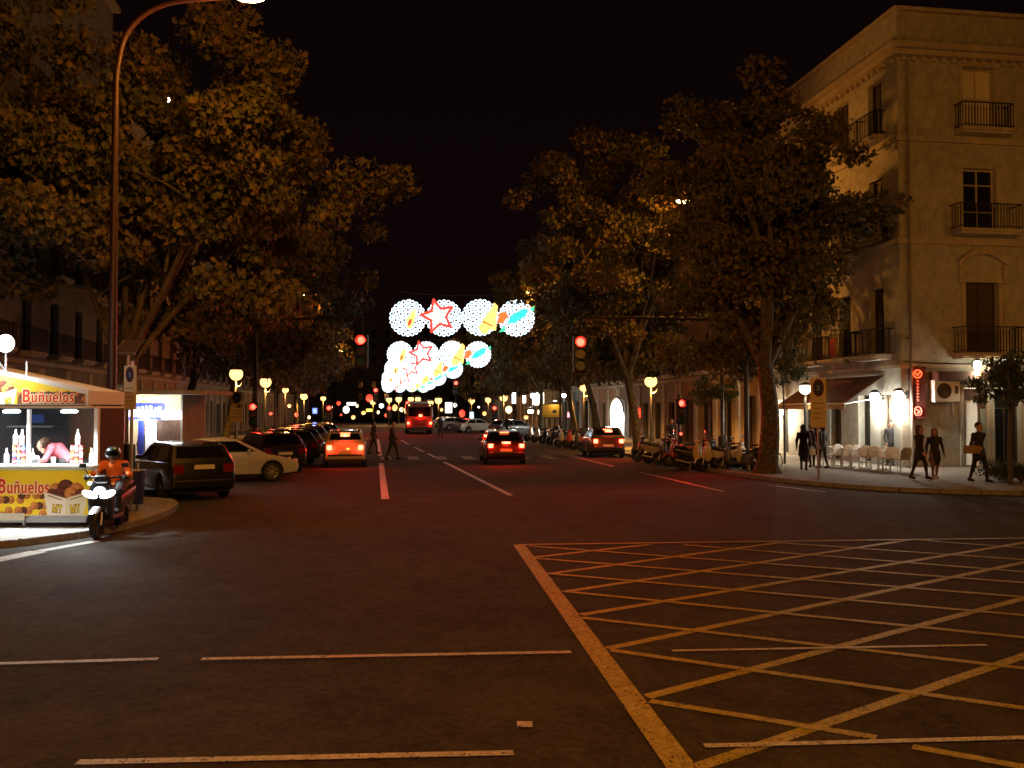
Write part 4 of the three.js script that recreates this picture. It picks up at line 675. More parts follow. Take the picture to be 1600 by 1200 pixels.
{ // bicycle leaning by the signal mast
  const p = groundAt(1190, 736, PAVE), T = thing('bicycle', 'black bicycle leaning between the mast and the thick trunk', 'bicycle', p, 0.12); T.rotation.order = 'YXZ';
  for (const x of [-0.5, 0.5]) { const w = mesh('wheel', new THREE.TorusGeometry(0.33, 0.018, 6, 28).translate(x, 0.345, 0), M.rubber, T); const s = []; for (let i = 0; i < 10; i++) { const a = i / 10 * 6.283; s.push(rod([x, 0.345, 0], [x + Math.cos(a) * 0.32, 0.345 + Math.sin(a) * 0.32, 0], 0.003, 0.003, 4)); } mesh('spokes', s, M.steel, w); }
  mesh('frame', [rod([-0.5, 0.345, 0], [-0.12, 0.32, 0], 0.014), rod([-0.5, 0.345, 0], [-0.2, 0.78, 0], 0.012), rod([-0.12, 0.32, 0], [-0.24, 0.88, 0], 0.016), rod([-0.12, 0.32, 0], [0.34, 0.78, 0], 0.018), rod([-0.21, 0.8, 0], [0.33, 0.84, 0], 0.016), rod([0.32, 0.92, 0], [0.5, 0.345, 0], 0.014)], M.iron, T);
  mesh('saddle', rbox(0.26, 0.05, 0.13, 0.025, -0.26, 0.92, 0), M.blackPlastic, T); mesh('handlebar', tube([[0.3, 1.0, -0.26], [0.34, 1.02, -0.1], [0.32, 0.95, 0], [0.34, 1.02, 0.1], [0.3, 1.0, 0.26]], 0.012, 14, 6), M.iron, T); mesh('crank', [new THREE.TorusGeometry(0.09, 0.012, 5, 18).translate(-0.12, 0.32, 0.04), rod([-0.12, 0.32, 0.05], [-0.04, 0.18, 0.08], 0.012)], M.steel, T);
}

// ------------------------------------------------------------------ people
function fieldMesh(bones, lo, hi, res, k) {
  const mc = new MarchingCubes(res, new THREE.MeshBasicMaterial(), false, false, 60000); mc.isolation = 0;
  const h = res / 2, sx = (hi[0] - lo[0]) / 2, sy = (hi[1] - lo[1]) / 2, sz = (hi[2] - lo[2]) / 2, cx = (hi[0] + lo[0]) / 2, cy = (hi[1] + lo[1]) / 2, cz = (hi[2] + lo[2]) / 2;
  const B = bones.map(b => { const d = [b.b[0] - b.a[0], b.b[1] - b.a[1], b.b[2] - b.a[2]]; return { ...b, d, l2: Math.max(1e-8, d[0] * d[0] + d[1] * d[1] + d[2] * d[2]) }; });
  const dist = (b, x, y, z) => { const px = x - b.a[0], py = y - b.a[1], pz = z - b.a[2]; let t = (px * b.d[0] + py * b.d[1] + pz * b.d[2]) / b.l2; t = t < 0 ? 0 : t > 1 ? 1 : t; const ex = px - t * b.d[0], ey = py - t * b.d[1], ez = pz - t * b.d[2]; const q = b.fz ?? 1; return (Math.sqrt(ex * ex + ey * ey + ez * ez / (q * q)) - (b.r[0] + (b.r[1] - b.r[0]) * t)); };
  for (let z = 0; z < res; z++) for (let y = 0; y < res; y++) for (let x = 0; x < res; x++) {
    const X = cx + (x - h) / h * sx, Y = cy + (y - h) / h * sy, Z = cz + (z - h) / h * sz; let d = 9;
    for (const b of B) { const e = dist(b, X, Y, Z); if (e - d > k) continue; const m = Math.max(0, k - Math.abs(d - e)) / k; d = Math.min(d, e) - m * m * k * 0.25; }
    mc.field[x + y * res + z * res * res] = -d;
  }
  mc.update(); const n = mc.count ?? mc.geometry.drawRange.count, src = mc.positionArray || mc.geometry.attributes.position.array, pos = new Float32Array(n * 3);
  for (let i = 0; i < n; i++) { pos[3 * i] = cx + src[3 * i] * sx; pos[3 * i + 1] = cy + src[3 * i + 1] * sy; pos[3 * i + 2] = cz + src[3 * i + 2] * sz; }
  let g = new THREE.BufferGeometry(); g.setAttribute('position', new THREE.BufferAttribute(pos, 3)); g = mergeVertices(g, 1e-4); g.computeVertexNormals();
  const p = g.attributes.position, col = new Float32Array(p.count * 3);
  for (let i = 0; i < p.count; i++) { let best = 9, c = B[0].c; for (const b of B) { const e = dist(b, p.getX(i), p.getY(i), p.getZ(i)); if (e < best) { best = e; c = b.c; } } col.set(c, 3 * i); }
  g.setAttribute('color', new THREE.BufferAttribute(col, 3)); return g;
}
const skinC = [0.42, 0.25, 0.17], bodyM = mat([1, 1, 1], 0.8, { vertexColors: true });
const bn = (a, b, ra, rb, c, fz) => ({ a, b, r: [ra, rb], c, fz });
function standJ(o = {}) {                                   // joints of a standing or walking figure, 1.75 m tall, facing +z
  const s = o.stride ?? 0.12, L = o.lean ?? 0, J = { hip: [0, 0.95, 0], chest: [0, 1.32, L * 0.6], neck: [0, 1.47, L], head: [0, 1.63, L + 0.02] };
  for (const [k, q] of [['L', 1], ['R', -1]]) { const f = k === 'L' ? s : -s; J['hip' + k] = [0.09 * q, 0.92, 0]; J['knee' + k] = [0.10 * q, 0.50, f * 0.6 + 0.03]; J['ank' + k] = [0.10 * q, 0.09, f - (f < 0 ? 0.05 : 0)]; J['toe' + k] = [0.115 * q, 0.045, J['ank' + k][2] + 0.15]; const w = -f; J['sh' + k] = [0.185 * q, 1.40, L * 0.85]; J['el' + k] = [0.245 * q, 1.13, L * 0.6 + w * 0.5 - 0.03]; J['wr' + k] = [0.25 * q, 0.90, L * 0.5 + w + 0.05]; }
  return Object.assign(J, o.j || {});
}
function person(label, pos, turn, H, st, J, group) {
  const T = thing('person', label, 'person', pos, turn, group); const s = H / 1.75, t = st.top, b = st.bottom, sh = st.shoe || [0.015, 0.013, 0.012], sk = st.skin || skinC, sl = st.sleeve || t, g = [];
  const B = [bn(J.hip, J.chest, 0.135, 0.15, t, 0.72), bn(J.chest, [J.neck[0], J.neck[1] - 0.06, J.neck[2]], 0.15, 0.11, t, 0.72), bn([J.hip[0], J.hip[1] - 0.04, J.hip[2]], J.hip, 0.14, 0.14, b, 0.8), bn(J.shL, J.shR, 0.075, 0.075, t), bn(J.neck, J.head, 0.052, 0.055, sk)];
  for (const k of ['L', 'R']) {
    B.push(bn(J['hip' + k], J['knee' + k], 0.095, 0.062, st.legs || b), bn(J['knee' + k], J['ank' + k], 0.060, 0.040, st.legs || b), bn([J['ank' + k][0], J['ank' + k][1] - 0.03, J['ank' + k][2] - 0.03], J['toe' + k], 0.045, 0.038, sh));
    B.push(bn(J['sh' + k], J['el' + k], 0.062, 0.048, sl), bn(J['el' + k], J['wr' + k], 0.047, 0.034, st.fore || sl));
  }
  if (st.coat) { const y = st.coat; B.push(bn(J.hip, [J.hip[0], y, J.hip[2]], 0.16, st.flare || 0.19, t, 0.8)); }
  if (st.skirt) B.push(bn([J.hip[0], J.hip[1], J.hip[2]], [J.hip[0], st.skirt, J.hip[2]], 0.15, st.flare || 0.2, b, 0.85));
  const P = B.flatMap(x => [x.a, x.b]), lo = [0, 1, 2].map(i => Math.min(...P.map(p => p[i])) - 0.24), hi = [0, 1, 2].map(i => Math.max(...P.map(p => p[i])) + 0.24);
  g.push(fieldMesh(B, lo, hi, st.res || 60, 0.04));
  const [hx, hy, hz] = J.head, hb = [], d = st.look ?? 0, R = (x, y, z) => [hx + x * Math.cos(d) + z * Math.sin(d), hy + y, hz - x * Math.sin(d) + z * Math.cos(d)];
  hb.push(bn(R(0, 0.03, -0.012), R(0, 0.03, 0.012), 0.098, 0.096, sk), bn(R(0, -0.01, 0.03), R(0, -0.085, 0.055), 0.078, 0.042, sk), bn(R(0, 0.005, 0.10), R(0, -0.028, 0.118), 0.010, 0.018, sk), bn(R(0, -0.055, 0.093), R(0, -0.057, 0.093), 0.022, 0.022, [sk[0] * 0.8, sk[1] * 0.5, sk[2] * 0.5]), bn(R(0, -0.14, -0.01), R(0, -0.06, 0), 0.052, 0.056, sk));
  for (const q of [-1, 1]) hb.push(bn(R(q * 0.098, 0.015, 0), R(q * 0.1, -0.02, 0), 0.018, 0.014, sk), bn(R(q * 0.034, 0.012, 0.095), R(q * 0.036, 0.012, 0.095), 0.012, 0.012, [0.02, 0.015, 0.012]));
  g.push(fieldMesh(hb, [hx - 0.17, hy - 0.19, hz - 0.17], [hx + 0.17, hy + 0.17, hz + 0.17], 36, 0.02));
  for (const k of ['L', 'R']) {
    const w = V(...J['wr' + k]), e = V(...J['el' + k]), dir = w.clone().sub(e).normalize(), out = V(k === 'L' ? 1 : -1, 0, 0), side = V(0, 0, 1).sub(dir.clone().multiplyScalar(dir.z)).normalize(), nrm = dir.clone().cross(side).multiplyScalar(k === 'L' ? 1 : -1), hc = st.glove || sk, fb = [];
    const q = (a, b2, c) => w.clone().addScaledVector(dir, a).addScaledVector(side, b2).addScaledVector(nrm, c).toArray();
    fb.push(bn(q(-0.02, 0, 0), q(0.04, 0, 0), 0.03, 0.032, hc), bn(q(0.05, 0.02, 0), q(0.08, 0.03, 0), 0.02, 0.014, hc), bn(q(0.05, -0.02, 0), q(0.08, -0.028, 0), 0.02, 0.014, hc));
    [[0.03, 0.07], [0.011, 0.08], [-0.010, 0.075], [-0.029, 0.058]].forEach(([o2, l]) => { fb.push(bn(q(0.08, o2, 0), q(0.08 + l * 0.5, o2 * 1.15, -0.012), 0.0105, 0.0095, hc), bn(q(0.08 + l * 0.5, o2 * 1.15, -0.012), q(0.08 + l * 0.85, o2 * 1.1, -0.04), 0.0095, 0.008, hc)); });
    fb.push(bn(q(0.02, 0.03, -0.005), q(0.05, 0.055, -0.015), 0.013, 0.011, hc), bn(q(0.05, 0.055, -0.015), q(0.085, 0.058, -0.03), 0.011, 0.009, hc));
    g.push(fieldMesh(fb, [w.x - 0.2, w.y - 0.2, w.z - 0.2], [w.x + 0.2, w.y + 0.2, w.z + 0.2], 44, 0.012));
  }
  const all = mergeGeometries(g.map(x => { const y = x.toNonIndexed(); return y; })); all.scale(s, s, s); mesh('body', all, bodyM, T);
  if (st.helmet) { mesh('helmet', [ball(0.142, hx, hy + 0.02, hz, 20)].map(x => x.scale(1, 1, 1))[0].scale(s, s, s), st.helmet, T); mesh('visor', new THREE.SphereGeometry(0.148, 20, 10, Math.PI * 0.5 - 0.95 + 0, 1.9, 1.15, 0.62).rotateY(-d * 0 + Math.PI * 0).translate(hx, hy + 0.02, hz).rotateY(0).scale(s, s, s), M.carGlass, T); }
  else { const hb2 = [bn(R(0, 0.055, -0.03), R(0, 0.045, -0.01), 0.105, 0.103, [1, 1, 1])]; if (st.hair) hb2.push(bn(R(0, 0.03, -0.06), R(0, -st.hair, -0.075), 0.09, 0.06, [1, 1, 1])); for (const q of [-1, 1]) if (st.hair) hb2.push(bn(R(q * 0.07, 0.05, -0.02), R(q * 0.085, -st.hair * 0.8, -0.02), 0.05, 0.035, [1, 1, 1])); const hg = fieldMesh(hb2, [hx - 0.22, hy - 0.5, hz - 0.22], [hx + 0.22, hy + 0.22, hz + 0.22], 36, 0.04); hg.deleteAttribute('color'); hg.scale(s, s, s); mesh('hair', hg, st.hairM || personHair, T); }
  return T;
}
const personHair = mat([0.018, 0.012, 0.009], 0.6), brownHair = mat([0.07, 0.035, 0.018], 0.6);
const DARK = [0.035, 0.030, 0.032], BLK = [0.02, 0.018, 0.02];
const G4 = (px, py) => groundAt(px, py, PAVE);
person('woman in a dark coat carrying a pale bag left of the parking sign', G4(1256, 735), 2.6, 1.62, { top: DARK, bottom: BLK, coat: 0.62, flare: 0.2, hair: 0.16 }, standJ({ stride: 0.14 }));
person('person in dark clothes just behind the woman with the pale bag', G4(1269, 730), 2.9, 1.62, { top: [0.02, 0.015, 0.014], bottom: BLK, hair: 0.02 }, standJ({ stride: -0.16 }));
person('person in black standing behind the parking sign post', G4(1286, 732), 3.6, 1.64, { top: BLK, bottom: DARK, hair: 0.12 }, standJ({ stride: 0.1 }));
person('person with a dark jacket and slim trousers, left of the walking pair', G4(1437, 749), 0.5, 1.66, { top: [0.016, 0.012, 0.012], bottom: [0.02, 0.014, 0.012], coat: 0.8, hair: 0.1, hairM: brownHair }, standJ({ stride: 0.2 }));
person('long-haired woman in a dark coat with white shoes, right of the walking pair', G4(1461, 748), -0.3, 1.56, { top: BLK, bottom: BLK, legs: [0.20, 0.12, 0.09], shoe: [0.6, 0.58, 0.55], coat: 0.68, flare: 0.2, hair: 0.3, hairM: brownHair }, standJ({ stride: -0.14 }));
const man = person('man in dark clothes walking at the right with a carton under his arm', G4(1530, 753), 0.2, 1.76, { top: BLK, bottom: [0.012, 0.011, 0.012], hair: 0, coat: 0.82 }, standJ({ stride: 0.2, j: { elR: [-0.27, 1.12, -0.02], wrR: [-0.24, 1.04, 0.22] } }));
{ const b = G4(1530, 753); const T = thing('carton', 'small tan carton held by the man walking at the right', 'box', V(b.x - 0.34, PAVE + 0.86, b.z + 0.16), 0.2); mesh('carton_body', rbox(0.3, 0.24, 0.34, 0.01, 0, 0.12, 0), mat([0.32, 0.2, 0.1], 0.85), T); mesh('tape', box(0.302, 0.003, 0.05, 0, 0.241, 0), M.cream, T); }
{ const b = G4(1256, 735); const T = thing('handbag', 'pale handbag held by the woman in the dark coat', 'bag', V(b.x + 0.26, PAVE + 0.55, b.z + 0.1), 0.3); mesh('bag_body', rbox(0.28, 0.22, 0.1, 0.04, 0, 0.11, 0), M.cream, T); mesh('strap', new THREE.TorusGeometry(0.1, 0.01, 5, 14, Math.PI).translate(0, 0.2, 0), M.cream, T); }
person('waiter in dark clothes standing at the cafe door behind the chairs', G4(1392, 728), 0.1, 1.72, { top: BLK, bottom: BLK, hair: 0 }, standJ({ stride: 0.03 }));
person('person in dark clothes crossing the street on the left of the road', G3(613, 718), 1.4, 1.74, { top: DARK, bottom: BLK, hair: 0, hairM: personHair, res: 48 }, standJ({ stride: 0.24 }));
person('dark figure crossing behind the white hatchback', G3(583, 709), 1.7, 1.7, { top: [0.03, 0.02, 0.02], bottom: DARK, hair: 0.04, res: 48 }, standJ({ stride: -0.2 }));
person('dark figure in the road right of the bus', G3(688, 684), 0.4, 1.72, { top: BLK, bottom: BLK, hair: 0, res: 44 }, standJ({ stride: 0.15 }));
person('person in a long dark coat beside the braking car on the right', G4(1049, 712), 0.2, 1.72, { top: [0.02, 0.008, 0.008], bottom: BLK, coat: 0.45, flare: 0.26, hair: 0.05, res: 48 }, standJ({ stride: 0.08 }));
person('person standing behind the red saloon near the far shops', G4(792, 684), 2.0, 1.7, { top: BLK, bottom: BLK, hair: 0, res: 40 }, standJ({ stride: 0.1 }));

// ------------------------------------------------------------------ scooter rider on the left
{
  const p = groundAt(172, 834), h = 183 * dg;
  const T = scooter('dark scooter with its headlight on, ridden past the snack stall', p, h, [0.012, 0.013, 0.015], { name: 'motor_scooter', screen: false, lit: true, stand: false });
  // twin swept headlights on the front apron
  for (const s of [-1, 1]) { mesh('headlight', ball(0.085, 0, 0, 0, 14).scale(1.75, 0.72, 0.5).rotateZ(s * 0.4).translate(s * 0.15, 0.78, -0.60), led.white, T); mesh('indicator', rbox(0.07, 0.05, 0.04, 0.015, s * 0.2, 0.97, -0.47), s > 0 ? led.white : M.orange, T); }
  { const sp = new THREE.SpotLight(0xffffff, 10, 0, 0.75, 0.6); sp.color.setRGB(...COOL); sp.position.set(0, 0.80, -0.70); sp.target.position.set(0, 0.2, -6); sp.castShadow = true; sp.shadow.radius = 4; sp.name = 'beam'; T.add(sp); T.add(sp.target); sp.target.name = 'beam_target'; }
  const RJ = { hip: [0, 0.92, -0.28], chest: [0, 1.19, -0.22], neck: [0, 1.32, -0.15], head: [0, 1.46, -0.10], shL: [0.19, 1.27, -0.17], shR: [-0.19, 1.27, -0.17], elL: [0.33, 1.09, -0.02], elR: [-0.33, 1.09, -0.02], wrL: [0.32, 1.07, 0.2], wrR: [-0.32, 1.07, 0.2], hipL: [0.10, 0.90, -0.24], hipR: [-0.10, 0.90, -0.24], kneeL: [0.2, 0.80, 0.18], kneeR: [-0.2, 0.80, 0.18], ankL: [0.17, 0.47, 0.12], ankR: [-0.25, 0.12, 0.05], toeL: [0.18, 0.43, 0.26], toeR: [-0.27, 0.05, 0.19] };
  person('scooter rider in a bright orange jacket and dark helmet', p, Math.PI - h, 1.75, { top: [0.80, 0.17, 0.02], bottom: [0.012, 0.012, 0.014], fore: [0.80, 0.17, 0.02], glove: [0.02, 0.02, 0.02], helmet: paint([0.02, 0.045, 0.045]), res: 72 }, RJ);
}

// ------------------------------------------------------------------ snack stall trailer
function canvasTex(w, h, draw) { const c = document.createElement('canvas'); c.width = w; c.height = h; draw(c.getContext('2d'), w, h); const t = new THREE.CanvasTexture(c); t.colorSpace = THREE.SRGBColorSpace; return t; }
function fritter(g, x, y, r, dark) { g.fillStyle = dark ? '#4a2012' : '#b0682c'; g.beginPath(); g.arc(x, y, r, 0, 7); g.fill(); g.fillStyle = dark ? '#6b3018' : '#cf8a45'; g.beginPath(); g.arc(x - r * 0.2, y - r * 0.15, r * 0.68, 0, 7); g.fill(); g.fillStyle = dark ? '#3a170c' : '#8a4a1e'; g.beginPath(); g.ellipse(x + r * 0.15, y + r * 0.1, r * 0.3, r * 0.2, 0.4, 0, 7); g.fill(); }
function carton(g, x, y, w, h) {                            // printed picture of the paper cone box filled with fritters
  for (const [a, b, r, d] of [[0.28, -0.10, 0.16, 0], [0.5, -0.2, 0.19, 1], [0.74, -0.1, 0.17, 0], [0.4, 0.02, 0.15, 1], [0.62, 0.04, 0.16, 0], [0.2, 0.05, 0.12, 1], [0.82, 0.06, 0.12, 1]]) fritter(g, x + a * w, y + b * h + h * 0.05, r * w, d);
  g.fillStyle = '#f2f1e2'; g.beginPath(); g.moveTo(x, y); g.lineTo(x + w * 0.5, y + h * 0.28); g.lineTo(x + w, y); g.lineTo(x + w * 0.9, y + h); g.lineTo(x + w * 0.1, y + h); g.fill();
  g.fillStyle = '#e2e3c4'; g.beginPath(); g.moveTo(x + w * 0.5, y + h * 0.28); g.lineTo(x + w, y); g.lineTo(x + w * 0.9, y + h); g.lineTo(x + w * 0.5, y + h); g.fill();
  g.font = `bold ${h * 0.44}px sans-serif`; g.lineWidth = h * 0.05; g.strokeStyle = '#20201a'; g.fillStyle = '#f1d21c'; g.textAlign = 'center';
  for (const [t, q, rot] of [['MT', 0.3, 0.08], ['MT', 0.72, -0.12]]) { g.save(); g.translate(x + w * q, y + h * 0.86); g.rotate(rot); g.scale(0.62, 1); g.strokeText(t, 0, 0); g.fillText(t, 0, 0); g.restore(); }
  g.strokeStyle = '#3a3020'; g.lineWidth = h * 0.03; g.beginPath(); g.moveTo(x + w * 0.1, y + h * 0.16); g.lineTo(x + w * 0.42, y + h * 0.36); g.moveTo(x + w * 0.9, y + h * 0.16); g.lineTo(x + w * 0.6, y + h * 0.34); g.stroke();
}
function word(g, x, y, s, scaleX, fill = '#d9261c') { g.save(); g.translate(x, y); g.scale(scaleX, 1); g.font = `bold ${s}px sans-serif`; g.textAlign = 'left'; g.lineJoin = 'round'; g.lineWidth = s * 0.1; g.strokeStyle = '#f6e6b0'; g.strokeText('B', 0, 0); g.fillStyle = fill; g.fillText('B', 0, 0); const w0 = g.measureText('B').width; g.font = `bold ${s * 0.78}px sans-serif`; g.strokeText('uñuelos', w0, 0); g.fillText('uñuelos', w0, 0); g.restore(); }
{
  const d = 16.6, k = d / FOC, o = far(150, 823, d); o.y = PAVE;
  const T = thing('snack_stall', 'white and yellow fritter stall trailer on the left pavement', 'stall', o, -YAW);
  const X = px => (px - 150) * k, Y = py => (823 - py) * k; const xl = X(-118), xr = 0, D = 1.15;
  // front panel with its print
  const fp = mesh('front_panel', box(X(148) - xl, Y(731) - Y(806), 0.05, (X(148) + xl) / 2, (Y(731) + Y(806)) / 2, -0.025), M.white, T);
  const t1 = canvasTex(1064, 300, (g, w, h) => {
    const U = px => (px + 118) * 4, Vv = py => (py - 731) * 4; g.fillStyle = '#f6de2a'; g.fillRect(0, 0, w, h); g.fillStyle = '#fbf3c0'; g.fillRect(0, 0, w, 12);
    for (let i = 0; i < 46; i++) fritter(g, 14 + (i * 71) % (U(70)) + (i % 3) * 9, Vv(774) + ((i * 37) % 5) * 30 + (i % 2) * 8, 25, i % 3 === 1);
    word(g, U(-5), Vv(771), 130, 0.70); word(g, U(-116), Vv(771), 130, 0.70);
    carton(g, U(68), Vv(768), 280, 156);
  });
  mesh('printed_sheet', new THREE.PlaneGeometry(X(147) - xl, Y(732) - Y(805)).translate((X(147) + xl) / 2, (Y(732) + Y(805)) / 2, 0.004), mat([1, 1, 1], 0.5, { map: t1 }), fp);
  mesh('counter', rbox(X(150) - xl + 0.04, 0.05, 0.5, 0.015, (X(150) + xl) / 2, Y(728), -0.06), M.white, T);
  mesh('chassis', [box(X(145) - xl, 0.14, 0.08, (X(145) + xl) / 2, Y(811), -0.1), box(X(145) - xl, 0.07, D - 0.2, (X(145) + xl) / 2, 0.19, -D / 2)], M.steel, T);
  mesh('floor', box(-xl, 0.06, D - 0.1, xl / 2, 0.29, -D / 2), M.steel, T);
  mesh('side_panel', box(0.05, Y(634) - 0.3, D - 0.1, -0.028, (Y(634) + 0.3) / 2, -D / 2 - 0.05), M.brown, T).userData.label = 'brown wooden end wall';
  mesh('corner_post', box(0.07, Y(634) - Y(806), 0.09, X(148), (Y(634) + Y(806)) / 2, -0.04), M.white, T);
  mesh('window_post', box(0.055, Y(640) - Y(728), 0.06, X(39), (Y(640) + Y(728)) / 2, -0.09), M.white, T);
  mesh('notice_board', box(X(107) - X(63), Y(636) - Y(702), 0.03, (X(107) + X(63)) / 2, (Y(636) + Y(702)) / 2, -D + 0.07), M.brown, T).userData.label = 'brown board on the back wall';
  mesh('back_wall', [box(X(66) - xl, 2.0, 0.05, (X(66) + xl) / 2, 1.3, -D), box(-X(106) - 0.06, 2.0, 0.05, X(106) / 2 - 0.03, 1.3, -D), box(X(106) - X(66), 0.9, 0.05, (X(106) + X(66)) / 2, 0.75, -D)], M.stallBack, T);
  mesh('ceiling', box(-xl, 0.04, D + 0.35, xl / 2, Y(636), -D / 2 + 0.17), M.white, T);
  // sloping fascia
  const yA = Y(633), pk = X(-60), fas = [[xl, yA], [xr + 0.01, yA], [xr + 0.01, Y(610)], [pk, Y(610) + (pk - 0) / (X(0) - 0) * (Y(577) - Y(610))], [xl, Y(600)]];
  const F = mesh('fascia', metreUV(prism(fas, 0.06, 0.01)).translate(0, 0, 0.32), M.white, T);
  const sh = [[xl, yA + 0.02], [X(145), yA + 0.02], [X(145), Y(616)], [X(112), Y(608)], [X(0), Y(582)], [pk, Y(570)], [xl, Y(604)]];
  const sg = new THREE.ShapeGeometry(poly(sh)), uv = sg.attributes.uv, ps = sg.attributes.position; for (let i = 0; i < uv.count; i++) uv.setXY(i, (ps.getX(i) - xl) / (X(145) - xl), (ps.getY(i) - yA) / 0.8);
  const t2 = canvasTex(1052, 270, (g, w, h) => { const U = px => (px + 118) * 4, Vy = py => h - (633 - py) * k / 0.8 * h; g.fillStyle = '#f2cf24'; g.fillRect(0, 0, w, h); g.fillStyle = '#7d4a2c'; g.fillRect(U(42), Vy(613), 440, 100); for (let i = 0; i < 22; i++) fritter(g, U(44) + i * 20, Vy(616) + (i % 3) * 16, 17, i % 2); g.fillStyle = '#f2cf24'; g.beginPath(); g.moveTo(U(42), Vy(570)); g.lineTo(U(110), Vy(600)); g.lineTo(U(110), Vy(606)); g.lineTo(U(60), Vy(613)); g.lineTo(U(42), Vy(613)); g.fill(); word(g, U(48), Vy(629), 112, 0.80); carton(g, U(-4), Vy(607), 180, 110); word(g, U(-112), Vy(629), 112, 0.8); });
  mesh('printed_sheet', sg.translate(0, 0, 0.385), mat([1, 1, 1], 0.5, { map: t2 }), F);
  mesh('roof', prism([[xl, Y(632)], [xr, Y(632)], [xr, Y(611)], [pk, fas[3][1] - 0.03], [xl, Y(601)]], D + 0.3).translate(0, 0, -D), M.white, T);
  for (const px of [20, 110, -60]) { const L = mesh('ceiling_lamp', lathe([[0, 0], [0.13, 0], [0.15, 0.035], [0.1, 0.06], [0, 0.06]], 18).translate(X(px), Y(645), 0.1), led.white, T); const sp = new THREE.SpotLight(0xffffff, 46, 0, 1.05, 0.7); sp.color.setRGB(...COOL); sp.position.set(X(px), Y(645) - 0.03, 0.16); sp.target.position.set(X(px), 0, 0.02); sp.castShadow = true; sp.shadow.radius = 6; sp.name = 'lamp_light'; sp.target.name = 'lamp_aim'; T.add(sp, sp.target); }
  // floodlight on a mast over the roof, and arm lamps above the fascia
  const fl = mesh('flood_mast', rod([X(10), Y(590), 0.1], [X(10), Y(545), 0.1], 0.02), M.steel, T); mesh('floodlight', lathe([[0, -0.1], [0.1, -0.08], [0.18, 0.04], [0.17, 0.05]], 20).rotateX(Math.PI / 2).translate(X(12), Y(537), 0.12), M.poleDark, fl); mesh('flood_glass', new THREE.SphereGeometry(0.165, 20, 10).scale(1, 1, 0.4).translate(X(12), Y(537), 0.17), led.white, fl); light(T, [X(12), Y(537), 0.3], COOL, 4, 0.1);
  for (const px of [8, -70]) { const a = mesh('arm_lamp', tube([[X(px), Y(577), 0.1], [X(px), Y(565), 0.35], [X(px), Y(566), 0.7]], 0.018, 10, 6), M.steel, T); mesh('lamp_head', rbox(0.2, 0.06, 0.1, 0.02, X(px), Y(567), 0.75), M.white, a); light(T, [X(px), Y(570) - 0.03, 0.75], COOL, 6, 0.06); }
  mesh('antenna', rod([X(38), Y(600), 0], [X(38), Y(565), 0], 0.018, 0.012), M.white, T);
  for (const px of [18, -70]) { const w = addWheel(T, X(px), 0.24, -0.3, 0.24, 0.16); w.rotation.y = Math.PI / 2; }
  mesh('number_plate', box(0.48, 0.13, 0.012, X(19), Y(807), 0.03), M.plate, T);
  mesh('jockey_leg', [rod([X(35), 0.3, -0.05], [X(35), 0, -0.05], 0.03), lathe([[0, 0], [0.08, 0], [0.08, 0.02], [0, 0.02]], 10).translate(X(35), 0, -0.05), rod([X(140), 0.3, -0.05], [X(140), 0, -0.05], 0.03)], M.steel, T);
  mesh('menu_board', box(X(125) - X(105), 0.13, 0.02, X(115), Y(652), -D + 0.06), mat([0.03, 0.12, 0.55], 0.5), T); mesh('menu_board', box(0.32, 0.16, 0.02, X(5), Y(655), -D + 0.06), mat([0.03, 0.08, 0.35], 0.5), T);
  mesh('shelf', box(0.9, 0.03, 0.3, X(8), Y(668), -D + 0.2), M.steel, T);
  // counter things: cans, bottles, cups
  const toW = v => v.clone().applyAxisAngle(V(0, 1, 0), -YAW).add(o), cy = Y(728) + 0.026;
  const canG = lathe([[0, 0], [0.028, 0], [0.033, 0.01], [0.033, 0.105], [0.026, 0.115], [0, 0.115]], 12), canM = [mat([0.6, 0.05, 0.05], 0.3), mat([0.65, 0.22, 0.04], 0.3), mat([0.08, 0.12, 0.45], 0.3), mat([0.7, 0.68, 0.66], 0.3)];
  let first = {};
  const stack = (px0, cols, rows, where, pal) => { for (let r = 0; r < rows; r++) for (let c = 0; c < cols; c++) { const p = toW(V(X(px0) + c * 0.085, cy + r * 0.117, -0.12)); const q = thing('drink_can', `${['bottom', 'middle', 'top'][r]} ${['left', 'centre', 'right'][c]} drink can of the stack ${where}`, 'can', p, 0, 'drink cans stacked on the stall counter'); const b = mesh('can_body', canG, canM[pal[(r + c) % pal.length]], q); mesh('band', lathe([[0.0338, 0.035], [0.0338, 0.07]], 12), canM[3], q); } };
  stack(106, 3, 3, 'at the right counter end', [0, 1, 0, 3]); stack(15, 3, 3, 'left of the stall window post', [0, 2, 1]);
  const botG = lathe([[0, 0], [0.04, 0], [0.043, 0.02], [0.043, 0.17], [0.02, 0.21], [0.014, 0.26], [0, 0.265]], 12);
  const bot = (px, y, lab, z = -0.12) => { const q = thing('sauce_bottle', lab, 'bottle', toW(V(X(px), y, z)), 0, 'white bottles on the stall counter'); mesh('bottle_body', botG, M.white, q); mesh('cap', lathe([[0, 0.30], [0.012, 0.295], [0.02, 0.262], [0, 0.262]], 10), M.cream, q); };
  bot(115, cy + 0.352, 'white bottle standing on top of the right can stack'); bot(17, cy + 0.352, 'left white bottle on top of the left can stack'); bot(27, cy + 0.352, 'right white bottle on top of the left can stack'); bot(3, cy, 'white bottle at the left edge of the picture on the counter'); bot(44, cy, 'white bottle right of the window post on the counter'); bot(137, cy, 'white bottle beside the right corner post of the stall');
